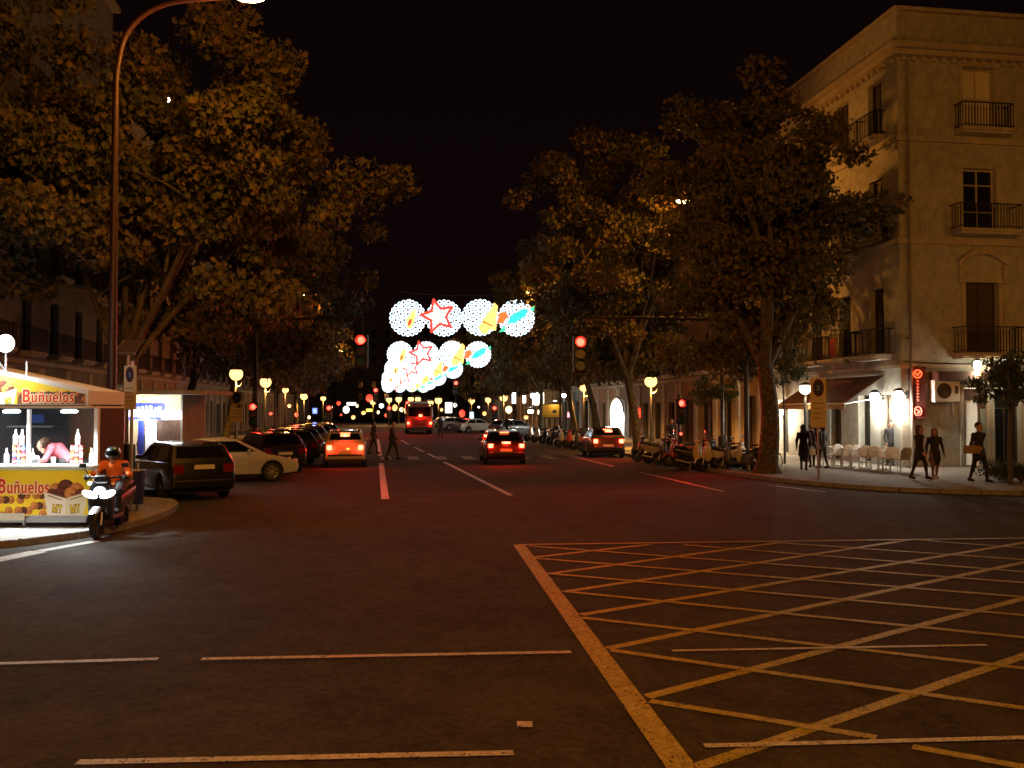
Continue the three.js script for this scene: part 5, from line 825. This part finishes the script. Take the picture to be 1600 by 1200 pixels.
  { const q = thing('paper_cup', 'white paper cup in front of the vendor on the counter', 'cup', toW(V(X(82), cy, 0.0))); mesh('cup_body', lathe([[0, 0], [0.032, 0], [0.042, 0.13], [0.039, 0.13], [0.03, 0.01], [0, 0.01]], 14), M.white, q); mesh('rim', new THREE.TorusGeometry(0.041, 0.004, 5, 14).rotateX(Math.PI / 2).translate(0, 0.13, 0), M.white, q); }
  { const q = thing('napkin_holder', 'steel napkin holder left of the vendor on the counter', 'holder', toW(V(X(52), cy, -0.05))); mesh('holder', rbox(0.14, 0.12, 0.1, 0.02, 0, 0.06, 0), M.alu, q); mesh('napkins', box(0.1, 0.05, 0.06, 0, 0.13, 0), M.white, q); }
  // vendor bending over inside
  const vj = standJ({ stride: 0.02, j: { hip: [0, 0.92, -0.12], chest: [0, 1.16, 0.10], neck: [0, 1.25, 0.26], head: [0, 1.27, 0.40], shL: [0.19, 1.22, 0.2], shR: [-0.19, 1.22, 0.2], elL: [0.28, 0.98, 0.3], elR: [-0.28, 0.98, 0.3], wrL: [0.16, 0.92, 0.46], wrR: [-0.16, 0.92, 0.46] } });
  person('vendor in a pink top bending over inside the snack stall', toW(V(X(76), 0.32 - 0.0, -0.55)).setY(PAVE + 0.32), -YAW - 1.35, 1.62, { top: [0.62, 0.10, 0.13], bottom: BLK, fore: skinC, hair: 0.02, hairM: brownHair }, vj);
  // plane tree trunk seen through the open back of the stall is the next tree; a thin sapling stake stands nearer
}
{ // small kiosk with a lit blue sign behind the black car
  const d = 28, k = d / FOC, o = far(187, 0, d); o.y = PAVE; const T = thing('kiosk', 'small kiosk with a lit blue and white sign behind the black car', 'kiosk', o, -YAW - 0.12);
  const gy = 640 + (EYE - PAVE) / k, X = px => (px - 187) * k, Y = py => (gy - py) * k;
  mesh('back_wall', box(2.3, 2.7, 0.06, X(240), 1.35, -1.5), M.cream, T); mesh('side_wall', box(0.06, 2.7, 1.5, X(188), 1.35, -0.75), M.white, T); mesh('side_wall', box(0.06, 2.7, 1.5, X(296), 1.35, -0.75), M.plasterBrown, T);
  mesh('front_panel', [box(X(205) - X(198), Y(655), 0.05, (X(205) + X(198)) / 2, Y(655) / 2, -0.03), box(X(256) - X(249), Y(655), 0.05, X(252.5), Y(655) / 2, -0.03)], M.white, T);
  mesh('blue_post', box(X(234) - X(226), Y(655), 0.06, X(230), Y(655) / 2, -0.03), M.blue, T);
  mesh('white_panel', box(X(249) - X(236), Y(658), 0.04, X(242.5), Y(658) / 2, -0.08), M.white, T); mesh('brown_panel', box(X(296) - X(256), Y(655), 0.05, X(276), Y(655) / 2, -0.05), M.brown, T);
  mesh('roof', box(X(335) - X(205), 0.12, 2.3, X(270), Y(614), -0.7), M.plasterGrey, T); mesh('floor', box(2.3, 0.03, 1.5, X(240), 0.02, -0.75), M.plasterBrown, T);
  const st = canvasTex(512, 170, (g, w, h) => { g.fillStyle = '#2038c8'; g.fillRect(0, 0, w, h); g.fillStyle = '#ffffff'; g.fillRect(0, 70, 400, 70); g.font = 'bold 110px sans-serif'; g.lineWidth = 10; g.strokeStyle = '#fff'; for (const [x, ww] of [[10, 40], [62, 20], [150, 34], [200, 24], [240, 30], [288, 22], [330, 34], [390, 20], [430, 40]]) g.fillRect(x, 20 + (x % 7) * 4, ww, 110); });
  const sm = mat([0.2, 0.2, 0.2], 0.4); sm.emissive.setRGB(1, 1, 1); sm.emissiveMap = st; sm.emissiveIntensity = 4;
  const sb = mesh('lit_sign', rbox(X(276) - X(202), Y(630) - Y(656), 0.18, 0.02, X(239), Y(643), 0.12), M.white, T); mesh('sign_face', new THREE.PlaneGeometry(X(275) - X(203), Y(631) - Y(655)).translate(X(239), Y(643), 0.216), sm, sb);
  mesh('side_sign', rbox(X(296) - X(274), Y(642) - Y(655), 0.4, 0.03, X(285), Y(648.5), 0.2), led.white, T);
  const ra = new THREE.RectAreaLight(0xe8f2ff, 3, 1.4, 0.4); ra.position.set(X(239), Y(643), 0.25); ra.rotation.y = Math.PI; T.add(ra); ra.name = 'sign_light';
  light(T, [X(285), Y(648), 0.46], COOL, 3, 0.1); light(T, [X(222), 2.45, -0.6], WARM, 7, 0.1); mesh('ceiling_lamp', rbox(0.4, 0.04, 0.12, 0.015, X(222), 2.53, -0.6), led.warm, T);
  light(T, [X(243), Y(652) - 0.12, 0.22], COOL, 4, 0.05);
  const ww = V(X(214), 0, -0.9).applyAxisAngle(V(0, 1, 0), -YAW - 0.12).add(o); person('customer in dark clothes standing inside the lit kiosk', ww, 0.3, 1.66, { top: BLK, bottom: BLK, hair: 0.04, hairM: brownHair, res: 48 }, standJ({ stride: 0.04 }));
}
{ // totem with light blue top and white foot between the stall and the kiosk
  const d = 22, k = d / FOC, o = far(193, 0, d); o.y = PAVE; const gy = 640 + (EYE - PAVE) / k, Y = py => (gy - py) * k; const T = thing('advert_totem', 'lit advertising totem with light blue top and white foot right of the stall', 'sign', o, -YAW);
  mesh('frame', rbox(13 * k, Y(628), 0.16, 0.02, 0, Y(628) / 2, -0.1), M.steel, T); mesh('upper_panel', box(11 * k, Y(640) - Y(689), 0.02, 0, (Y(640) + Y(689)) / 2, -0.005), glowMat([0.1, 0.55, 0.8], 0.7), T); mesh('lower_panel', box(11 * k, Y(690) - Y(745), 0.02, 0, (Y(690) + Y(745)) / 2, -0.005), glowMat([0.85, 0.95, 1], 1.2), T);
}
{ const b = far(211, 745, 19.5), T = thing('litter_bin', 'blue litter bin behind the scooter rider', 'bin', V(b.x, PAVE, b.z)); mesh('bin_body', lathe([[0, 0.12], [0.17, 0.12], [0.22, 0.85], [0.2, 0.85], [0.16, 0.14]], 16), M.blue, T); mesh('post', rod([0, 0, -0.2], [0, 1.0, -0.2], 0.03), M.steel, T); mesh('rim', new THREE.TorusGeometry(0.21, 0.015, 6, 20).rotateX(Math.PI / 2).translate(0, 0.85, 0), M.steel, T); }
{ // small cold floodlight high on the left house, seen through a gap in the leaves
  const p = onX(262, 158, -14.1), T = thing('wall_floodlight', 'small cold white floodlight high among the leaves on the left', 'lamp', p, 0.9); mesh('housing', rbox(0.7, 0.5, 0.24, 0.05), M.poleDark, T); mesh('lens', rbox(0.6, 0.42, 0.03, 0.01, 0, 0, 0.13), led.white, T); mesh('bracket', rod([0, 0, -0.1], [-0.3, -0.1, -0.4], 0.04), M.poleDark, T); light(T, [0, 0, 0.2], COOL, 10, 0.2);
}

// ------------------------------------------------------------------ cafe corner on the right
{
  const aw = thing('awning', 'brown cafe awning on the corner building', 'awning', V(0, 0, 0)); const x1 = FX - 0.02, x0 = FX - 1.7, za = -32.6, zb = -38.4, yt = 3.62, yb = 2.52;
  const g = new THREE.BufferGeometry(); g.setAttribute('position', new THREE.Float32BufferAttribute([x1, yt, za, x0, yb, za, x0, yb, zb, x1, yt, za, x0, yb, zb, x1, yt, zb], 3)); g.computeVertexNormals();
  mesh('canvas', metreUV(prism([[x0, yb], [x1, yt], [x1, yt + 0.03], [x0, yb + 0.03]], za - zb).translate(0, 0, zb)), M.awning, aw); mesh('valance', box(0.02, 0.22, za - zb, x0, yb - 0.1, (za + zb) / 2), M.plasterOchre, aw);
  mesh('front_bar', rod([x0, yb + 0.01, za + 0.02], [x0, yb + 0.01, zb - 0.02], 0.035), M.cream, aw); for (const z of [za, (za + zb) / 2, zb]) mesh('support_arm', rod([x1, yb + 0.3, z + 0.02], [x0, yb, z + 0.02], 0.022), M.alu, aw);
}
function wallLamp(label, p, turn, cd, c, m) { const T = thing('wall_lamp', label, 'lamp', p, turn, 'wall lamps of the cafe'); mesh('bracket', [rod([0, 0.1, -0.25], [0, 0.28, 0], 0.018), rbox(0.1, 0.24, 0.03, 0.01, 0, 0.1, -0.26)], M.iron, T); mesh('shade', lathe([[0.05, 0.28], [0.12, 0.24], [0.14, 0.2]], 14), M.iron, T); mesh('lamp_glass', lathe([[0, -0.22], [0.07, -0.2], [0.13, -0.02], [0.135, 0.14], [0.06, 0.22], [0, 0.23]], 14), m, T); light(T, [0, -0.28, 0.02], c, cd, 0.1); return T; }
const lampWhite = glowMat([0.95, 1, 0.95], 5), lampWarm2 = glowMat([1, 0.92, 0.7], 5);
wallLamp('left bright lantern under the awning of the cafe', onX(1367, 624, FX - 0.28), -Math.PI / 2, 18, [1, 0.93, 0.78], lampWhite).scale.setScalar(1.35);
wallLamp('right bright lantern beside the red neon sign', onX(1404, 622, FX - 0.28), -Math.PI / 2, 18, [1, 0.93, 0.78], lampWhite).scale.setScalar(1.35);
wallLamp('lantern over the corner entrance beside the orange tree', onZ(1527, 572, FZ + 0.6), 0, 9, [1, 0.86, 0.58], lampWarm2);
wallLamp('lantern at the right edge above the orange tree', onZ(1568, 570, FZ + 0.6), 0, 7, [1, 0.86, 0.58], lampWarm2);
wallLamp('lantern on the side wall left of the bell lamp', onX(1222, 640, FX - 0.3), -Math.PI / 2, 40, [1, 0.8, 0.55], led.warm);
{ // strip light in the entrance
  const p = onZ(1518, 608, FZ - 0.05), T = thing('door_light', 'strip light under the lintel of the corner entrance', 'lamp', p, 0); mesh('tube', new THREE.CylinderGeometry(0.02, 0.02, 0.7, 10).rotateZ(Math.PI / 2), led.warm, T); mesh('holder', rbox(0.78, 0.04, 0.05, 0.01, 0, 0.04, -0.02), M.white, T); light(T, [0, -0.05, 0.05], [1, 0.9, 0.55], 3, 0.08);
}
{ // vertical neon sign: dark board, a ring above, a line of small letters and a knot below
  const a = onZ(1418, 573, FZ), b = onZ(1443, 655, FZ), w = b.x - a.x, h = a.y - b.y, T = thing('neon_sign', 'tall dark sign with red neon tubes on the corner', 'sign', V((a.x + b.x) / 2, b.y, FZ + 0.1), -0.25);
  mesh('board', rbox(w, h, 0.12, 0.02, 0, h / 2, 0), mat([0.06, 0.012, 0.008], 0.6), T); const neon = glowMat([1, 0.085, 0.018], 1.6), z = 0.085, tub = (pts, r = 0.018) => tube(pts.map(([x, y]) => [x, y, z]), r, 24, 6);
  mesh('neon_ring', [new THREE.TorusGeometry(0.15, 0.026, 8, 24).translate(0, h - 0.28, z), tub([[-0.09, h - 0.22], [0, h - 0.33], [0.08, h - 0.2]])], neon, T);
  const ln = []; for (let i = 0; i < 7; i++) { const y = h - 0.52 - i * 0.12; ln.push(tub([[-0.04 - (i % 2) * 0.01, y], [0.04, y - 0.03], [-0.03, y - 0.07]], 0.012)); } mesh('neon_letters', ln, neon, T);
  mesh('neon_knot', [tub([[-0.13, 0.3], [-0.1, 0.42], [0, 0.48], [0.1, 0.42], [0.13, 0.3], [0.08, 0.16], [-0.08, 0.16], [-0.13, 0.3]], 0.022), tub([[-0.08, 0.38], [0.06, 0.28], [-0.04, 0.2]])], neon, T);
  light(T, [0, h - 0.28, 0.2], [1, 0.1, 0.03], 0.6, 0.1); light(T, [0, 0.3, 0.2], [1, 0.1, 0.03], 0.5, 0.1);
}
{ // air-conditioning unit
  const a = onZ(1450, 594, FZ), b = onZ(1490, 628, FZ), w = b.x - a.x, h = a.y - b.y, T = thing('air_conditioner', 'white air conditioner on the wall right of the neon sign', 'air conditioner', V((a.x + b.x) / 2, b.y, FZ + 0.03));
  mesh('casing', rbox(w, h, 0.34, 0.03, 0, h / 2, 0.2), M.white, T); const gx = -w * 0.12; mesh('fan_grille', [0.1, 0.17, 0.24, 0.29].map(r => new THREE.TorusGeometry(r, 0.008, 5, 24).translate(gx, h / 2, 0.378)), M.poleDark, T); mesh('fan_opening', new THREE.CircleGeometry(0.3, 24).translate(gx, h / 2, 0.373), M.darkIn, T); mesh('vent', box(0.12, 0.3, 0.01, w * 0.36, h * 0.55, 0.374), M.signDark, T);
  mesh('bracket', [rod([w * 0.42, 0, 0.02], [w * 0.42, -0.6, 0.02], 0.018), rod([w * 0.42, -0.6, 0.03], [w * 0.2, -0.02, 0.35], 0.018), box(w * 0.9, 0.03, 0.3, 0, -0.02, 0.2)], M.steel, T);
}
function cafeChair(label, p, turn, tone) {
  const T = thing('cafe_chair', label, 'chair', p, turn, 'pale chairs of the cafe terrace'), c = cafeChair;
  mesh('seat', c.seat, tone, T); mesh('backrest', c.back, tone, T); mesh('frame', c.arms, M.alu, T); for (const [x, z] of [[-0.22, -0.2], [0.22, -0.2], [-0.22, 0.2], [0.22, 0.2]]) mesh('leg', rod([x, 0, z * 1.1], [x, 0.44, z], 0.013), M.alu, T);
}
cafeChair.seat = rbox(0.48, 0.04, 0.46, 0.02, 0, 0.45, 0); cafeChair.back = (() => { const s = new THREE.Shape(); s.moveTo(-0.25, 0); s.lineTo(-0.26, 0.26); s.quadraticCurveTo(-0.24, 0.4, 0, 0.41); s.quadraticCurveTo(0.24, 0.4, 0.26, 0.26); s.lineTo(0.25, 0); const g = prism(s, 0.035, 0.012).translate(0, 0, 0); g.rotateX(-0.18); return g.translate(0, 0.46, -0.23); })();
cafeChair.arms = merge([-1, 1].map(s => tube([[s * 0.25, 0.45, 0.2], [s * 0.26, 0.64, 0.18], [s * 0.265, 0.67, 0], [s * 0.26, 0.68, -0.24]], 0.013, 12, 6)));
{
  const nm = ['first', 'second', 'third', 'fourth', 'fifth', 'sixth', 'seventh', 'eighth'];
  const a = G4(1300, 729), b = G4(1404, 737);
  for (let i = 0; i < 8; i++) { const p = a.clone().lerp(b, i / 7).add(V(0, 0, (i % 2) * 0.12)); cafeChair(nm[i] + ' pale terrace chair from the left in the front row', p, Math.PI + 0.25 + (R0() - 0.5) * 0.5, i % 3 === 1 ? M.wicker : M.white); }
  for (let i = 0; i < 4; i++) { const p = a.clone().lerp(b, (i + 0.5) / 4).add(V(0.25, 0, -0.85)); const T = thing('cafe_table', ['first', 'second', 'third', 'fourth'][i] + ' small terrace table from the left behind the chairs', 'table', p, 0.2, 'small tables of the cafe terrace'); mesh('table_top', rbox(0.65, 0.03, 0.65, 0.012, 0, 0.73, 0), M.alu, T); mesh('pedestal', rod([0, 0.02, 0], [0, 0.72, 0], 0.03), M.alu, T); mesh('foot', [box(0.5, 0.03, 0.06, 0, 0.015, 0), box(0.06, 0.026, 0.5, 0, 0.013, 0)], M.alu, T); }
}
{ const p = onX(1303, 540, FX - 0.72), T = thing('red_cloth', 'small red cloth hanging on a first-floor balcony rail', 'cloth', p); mesh('cloth', box(0.02, 0.75, 0.45, -0.06, -0.1, 0), mat([0.35, 0.05, 0.03], 0.9), T); mesh('fold', box(0.1, 0.02, 0.45, -0.02, 0.285, 0), mat([0.35, 0.05, 0.03], 0.9), T); }

// ------------------------------------------------------------------ far shop lights
function litSign(label, c, w, h, m, cd, col, turn = -YAW, cat = 'sign', round = false) { const T = thing('lit_shop_sign', label, cat, c, turn, 'lit shop signs far along the street'); if (round) { mesh('bracket', rod([0, 0, -0.5], [0, 0, 0], 0.03), M.poleDark, T); mesh('lamp_globe', ball(0.5, 0, 0, 0, 14).scale(w, h, Math.min(w, h)), m, T); light(T, [0, -h * 0.5 - 0.1, Math.min(w, h) * 0.5 + 0.05], col, cd, 0.2); return T; } mesh('box_frame', rbox(w + 0.06, h + 0.06, 0.16, 0.02, 0, 0, -0.085), M.poleDark, T); mesh('sign_face', rbox(w, h, 0.02, 0.008, 0, 0, 0.008), m, T); if (cd) light(T, [0, 0, 0.15], col, cd, Math.min(w, h) * 0.4); return T; }
litSign('tall white lit shop sign far on the right, leftmost', far(803, 622, 92), 0.35, 1.1, led.white, 5, COOL); litSign('white lit shop sign right of the leftmost tall one', far(819, 624, 90), 0.3, 0.7, led.white, 4, COOL); litSign('bright warm square shop sign beside the white globe', far(841, 623, 86), 1.1, 1.2, glowMat([1, 0.9, 0.66], 3), 9, WARM); litSign('low warm lamp box left under the striped awning', far(829, 643, 86), 0.5, 0.32, led.warm, 4, WARM); litSign('low warm lamp box right under the striped awning', far(844, 644, 86), 0.4, 0.4, led.warm, 4, WARM);
litSign('white lit shop window far right of the bus', far(701, 637, 118), 0.9, 1.4, glowMat([1, 0.95, 0.75], 2.2), 8, WARM); litSign('pale blue lit window beside the far parked cars', far(737, 651, 112), 0.5, 1.2, glowMat([0.5, 0.75, 1], 1.2), 2, COOL); litSign('yellow lit sign far on the left', far(577, 641, 112), 0.8, 0.35, glowMat([0.9, 0.75, 0.05], 1.6), 2, [1, 0.8, 0.1]); litSign('blue lit sign on the left pavement', far(492, 642, 78), 0.4, 0.5, glowMat([0.15, 0.25, 1], 1.2), 1, [0.2, 0.3, 1]); litSign('row of white shop lights far on the left', far(549, 631, 105), 1.1, 0.35, glowMat([0.9, 0.95, 1], 1.6), 3, COOL); litSign('small red lit sign above the parked cars on the left', far(309, 651, 45), 0.16, 0.16, led.redLens, 0.5, REDL); litSign('small red lit cross on the right wall', far(999, 645, 60), 0.16, 0.65, led.redLens, 1, REDL); litSign('pink lit shop sign right of the red saloon', far(889, 648, 80), 0.3, 0.5, glowMat([1, 0.25, 0.35], 0.9), 1, [1, 0.2, 0.3]);
{ // small lit signs and lamps of the far shops
  const C = [[[1, 0.7, 0.3], 2.4], [[1, 0.92, 0.75], 2.2], [[1, 0.45, 0.12], 1.6], [[0.9, 0.95, 1], 2], [[1, 0.04, 0.02], 1.7]], nm = ['amber', 'warm white', 'orange', 'cold white', 'red'], cnt = [0, 0, 0, 0, 0];
  [[517, 636, 0], [529, 630, 4], [541, 640, 1], [558, 634, 0], [568, 645, 2], [596, 634, 1], [603, 649, 4], [617, 637, 2], [628, 640, 0], [690, 640, 2], [711, 633, 1], [722, 646, 4], [748, 636, 1], [757, 646, 2], [795, 640, 0], [811, 646, 3], [822, 652, 2], [853, 628, 1], [873, 655, 0], [901, 640, 2], [423, 646, 4], [452, 634, 2], [463, 648, 4], [483, 652, 0], [533, 648, 4], [552, 652, 2], [577, 622, 4], [591, 644, 0]].forEach(([px, py, c], i) => {
    const d = px < 470 ? 62 : px < 500 ? 84 : 100 + (i * 29) % 50, w = px < 500 ? 0.26 : 0.4 + (i % 3) * 0.2; litSign(`small round ${nm[c]} shop light, ${['first', 'second', 'third', 'fourth', 'fifth', 'sixth', 'seventh', 'eighth', 'ninth'][cnt[c]++]} of its colour from left down the street`, far(px, py, d), w, w * (0.8 + (i % 4) * 0.15), glowMat(...C[c]), 6, C[c][0], -YAW, 'sign', true); });
}
{ // yellow banner with a dark bird-like mark, and the striped awning beside it
  const T = thing('yellow_banner', 'yellow banner with a dark mark among the far shops on the right', 'banner', far(863, 642, 74), -YAW); const tx = canvasTex(256, 160, (g, w, h) => { g.fillStyle = '#c79a26'; g.fillRect(0, 0, w, h); g.fillStyle = '#1c1a1a'; g.beginPath(); g.moveTo(120, 92); g.lineTo(150, 60); g.lineTo(172, 74); g.lineTo(186, 60); g.lineTo(178, 104); g.lineTo(140, 110); g.fill(); g.fillStyle = '#8c6a20'; g.fillRect(0, 140, w, 8); });
  mesh('banner_sheet', new THREE.PlaneGeometry(1.6, 1.05).translate(0, 0, 0.02), mat([1, 1, 1], 0.7, { map: tx }), T); mesh('frame', [box(1.66, 0.05, 0.04, 0, 0.55, 0), box(1.66, 0.05, 0.04, 0, -0.55, 0)], M.poleDark, T); light(T, [0.2, 0.75, 0.5], WARM, 3, 0.08); mesh('lamp', rbox(0.3, 0.06, 0.1, 0.02, 0.2, 0.82, 0.5), led.warm, T);
  const A = thing('striped_awning', 'pale awning over the far shop entrance on the right', 'awning', far(834, 634, 86), -YAW); mesh('canvas', prism([[-0.9, -0.25], [0.9, 0.15], [0.9, 0.2], [-0.9, -0.2]], 1.6).translate(0, 0, -0.8), mat([0.5, 0.3, 0.28], 0.85), A); mesh('front_bar', rod([-0.9, -0.24, 0.8], [0.9, 0.16, 0.8], 0.03), M.steel, A);
}
{ // lit shop front between the trunks
  const T = thing('shop_arch', 'bright white arched shop front between the tree trunks on the right', 'shop front', V(0, 0, 0)); const a = onX(955, 650, FX - 0.06), b = onX(976, 650, FX - 0.06); const zc = (a.z + b.z) / 2, w = Math.abs(a.z - b.z); const yt = onX(963, 622, FX).y, yb2 = onX(963, 681, FX).y;
  const s = new THREE.Shape(); s.moveTo(-w * 0.42, 0); s.lineTo(-w * 0.5, (yt - yb2) * 0.55); s.quadraticCurveTo(-w * 0.45, yt - yb2, -w * 0.05, yt - yb2); s.quadraticCurveTo(w * 0.4, (yt - yb2) * 0.95, w * 0.5, (yt - yb2) * 0.5); s.lineTo(w * 0.45, 0); mesh('lit_glass', prism(s, 0.05).rotateY(-Math.PI / 2).translate(FX - 0.1, yb2, zc), glowMat([1, 0.97, 0.88], 4), T); mesh('arch_frame', new THREE.TorusGeometry(w * 0.5, 0.08, 6, 24, Math.PI).rotateY(-Math.PI / 2).scale(1, 0.55, 1).translate(FX - 0.14, yb2 + (yt - yb2) * 0.62, zc), M.trim, T); light(T, [FX - 0.5, (yt + yb2) / 2, zc], [1, 0.92, 0.75], 22, 0.6);
}
{ // lit stairwell windows of the far tower
  const T = thing('lit_tower', 'far tower with two columns of lit white windows right of the ornaments', 'building', V(0, 0, 0)); const d = 200, c = far(781, 640, d), k = d / FOC; mesh('tower_wall', box(9, 26, 8, c.x, 13, c.z - 4), M.plasterBrown, T);
  const wm = glowMat([0.9, 0.9, 1], 0.8); for (const [px, y0, y1, n] of [[786, 535, 563, 4], [778, 541, 566, 3], [786, 590, 610, 3], [780, 592, 606, 2]]) for (let i = 0; i < n; i++) { const p = far(px, y0 + (y1 - y0) * (i + 0.5) / n, d); const w = mesh('window', box(0.5, (y1 - y0) / n * k * 0.7, 0.1, p.x, p.y, c.z + 0.06), wm, T); }
}

// ------------------------------------------------------------------ hanging light ornaments
const hoopG = (() => { const g = []; for (let k = 0; k < 5; k++) { const R = k * 0.233, n = k ? Math.round(6.283 * R / 0.242) : 1; for (let i = 0; i < n; i++) { const a = (i + (k % 2) * 0.5) / n * 6.283; g.push(new THREE.TorusGeometry(0.096, 0.026, 5, 11).translate(Math.cos(a) * R, Math.sin(a) * R, 0)); } } return merge(g); })();
const hubG = (() => { const g = []; for (let k = 0; k < 5; k++) { const R = k * 0.233, n = k ? Math.round(6.283 * R / 0.242) : 1; for (let i = 0; i < n; i += 2) { const a = (i + (k % 2) * 0.5) / n * 6.283; g.push(ball(0.034, Math.cos(a) * R, Math.sin(a) * R, 0.01, 6)); } } return merge(g); })();
const ringG = new THREE.TorusGeometry(1.0, 0.015, 5, 32), netG = merge([0, 1, 2, 3].map(i => rod([-Math.cos(i * 0.785), -Math.sin(i * 0.785), -0.04], [Math.cos(i * 0.785), Math.sin(i * 0.785), -0.04], 0.01, 0.01, 5)));
const oM = { white: glowMat([0.78, 0.92, 1], 3.2), blue: glowMat([0.16, 0.42, 1], 2.2), yellow: glowMat([1, 0.78, 0.16], 1.5), red: glowMat([1, 0.06, 0.04], 1.0), orange: glowMat([1, 0.22, 0.05], 1.0), teal: glowMat([0.04, 0.75, 0.7], 1.15), green: glowMat([0.05, 0.9, 0.42], 1.1), pale: glowMat([1, 0.86, 0.45], 1.8) };
const starPts = (R, r, rot = 0.25) => { const p = []; for (let i = 0; i < 10; i++) { const a = rot + i * Math.PI / 5 + Math.PI / 2; p.push([Math.cos(a) * (i % 2 ? r : R), Math.sin(a) * (i % 2 ? r : R)]); } return p; };
function ringTube(pts, r) { const c = new THREE.CurvePath(); const v = pts.map(([x, y]) => V(x, y, 0.1)); const g = []; v.forEach((a, i) => { const b = v[(i + 1) % v.length]; g.push(rod(a, b, r, r, 6), ball(r, a.x, a.y, a.z, 8)); }); return merge(g); }
const motifs = [
  [['red', new THREE.CircleGeometry(0.1, 14).scale(0.9, 2.2, 1).rotateZ(-0.35).translate(0.12, -0.25, 0.14)], ['yellow', prism([[0.0, -0.62], [-0.08, -0.1], [0.25, 0.4], [0.42, 0.55], [0.45, 0.2], [0.38, -0.2], [0.2, -0.6]], 0.08, 0.02).translate(0, 0, 0.04)], ['pale', ball(0.07, 0.1, 1.02, 0, 8)]],
  [['pale', prism(starPts(0.68, 0.32), 0.06).translate(-0.35, 0.1, 0.04)], ['red', ringTube(starPts(0.95, 0.46), 0.085).translate(-0.35, 0.1, 0.0)]],
  [['yellow', prism([[-0.1, -0.55], [0.05, -0.95], [0.45, -0.92], [0.5, -0.7], [0.9, -0.75], [0.95, 0.1], [1.0, 0.65], [0.8, 0.85], [0.55, 0.4], [0.25, 0.0]], 0.08, 0.02).translate(0, 0, 0.04)], ['orange', rod([0.1, -0.22, 0.16], [0.7, -0.5, 0.16], 0.07, 0.05, 6)]],
  [['teal', prism([[-0.55, -0.35], [-0.3, 0.15], [0.3, 0.5], [0.7, 0.5], [0.5, 0.1], [-0.1, -0.3]], 0.08, 0.02).translate(0, 0, 0.04)], ['green', prism([[0.72, 0.45], [1.02, 0.72], [1.0, 0.4]], 0.08).translate(0, 0, 0.06)], ['green', prism([[-0.7, -0.45], [-1.0, -0.82], [-0.6, -0.75]], 0.08).translate(0, 0, 0.06)], ['orange', prism([[-1.12, -0.3], [-0.98, 0.3], [-0.6, 0.35], [-0.45, 0.1], [-0.8, -0.35]], 0.08).translate(0, 0, 0.08)]]
];
const motifName = ['a yellow candle shape', 'a red-edged star', 'a yellow bell', 'a teal and red sweet'], rowName = ['nearest', 'second', 'third', 'fourth', 'fifth', 'farthest'];
[[722, 497, 51, 56.5], [686, 554, 71, 40.5], [662, 576, 92, 30.5], [647, 590, 112, 25], [639, 598, 132, 21.5], [634, 604, 152, 18.5]].forEach(([px, py, d, sp], r) => {
  const ends = [-1, 1].map(s => far(px + s * sp * 3.4, py - sp * 0.9, d));
  const cab = thing('ornament_cable', rowName[r] + ' cable carrying light ornaments across the street', 'cable', V(0, 0, 0), 0, 'cables over the street'); mesh('cable', [tube([ends[0], far(px, py - sp * 0.62, d), ends[1]], 0.02, 20, 5)], M.iron, cab);
  for (let i = 0; i < 4; i++) {
    const p = far(px + (i - 1.5) * sp, py + (i === 2 ? -1 : 0), d), k = d * sp / FOC / 2.06;
    const T = thing('light_ornament', `round light ornament with ${motifName[i]} in the ${rowName[r]} row over the street`, 'ornament', p, -YAW * 0.5, 'round light ornaments over the street'); T.scale.setScalar(k);
    mesh('ring', ringG, M.iron, T); mesh('net', netG, M.iron, T); mesh('hoop_lights', hoopG, oM.white, T).userData.kind = 'stuff'; mesh('blue_lights', hubG, oM.blue, T).userData.kind = 'stuff'; mesh('hanger', rod([0, 1, 0], [0, 1.32, 0], 0.012), M.iron, T);
    for (const [c, g] of motifs[i]) mesh('motif', g, oM[c], T);
    const a = new THREE.RectAreaLight(0xdff0ff, 0.2, 1.5 * k, 1.5 * k); a.position.set(0, 0, 0.3); a.rotation.y = Math.PI; a.name = 'ornament_light'; T.add(a);
  }
});
renderer.render(scene, camera);
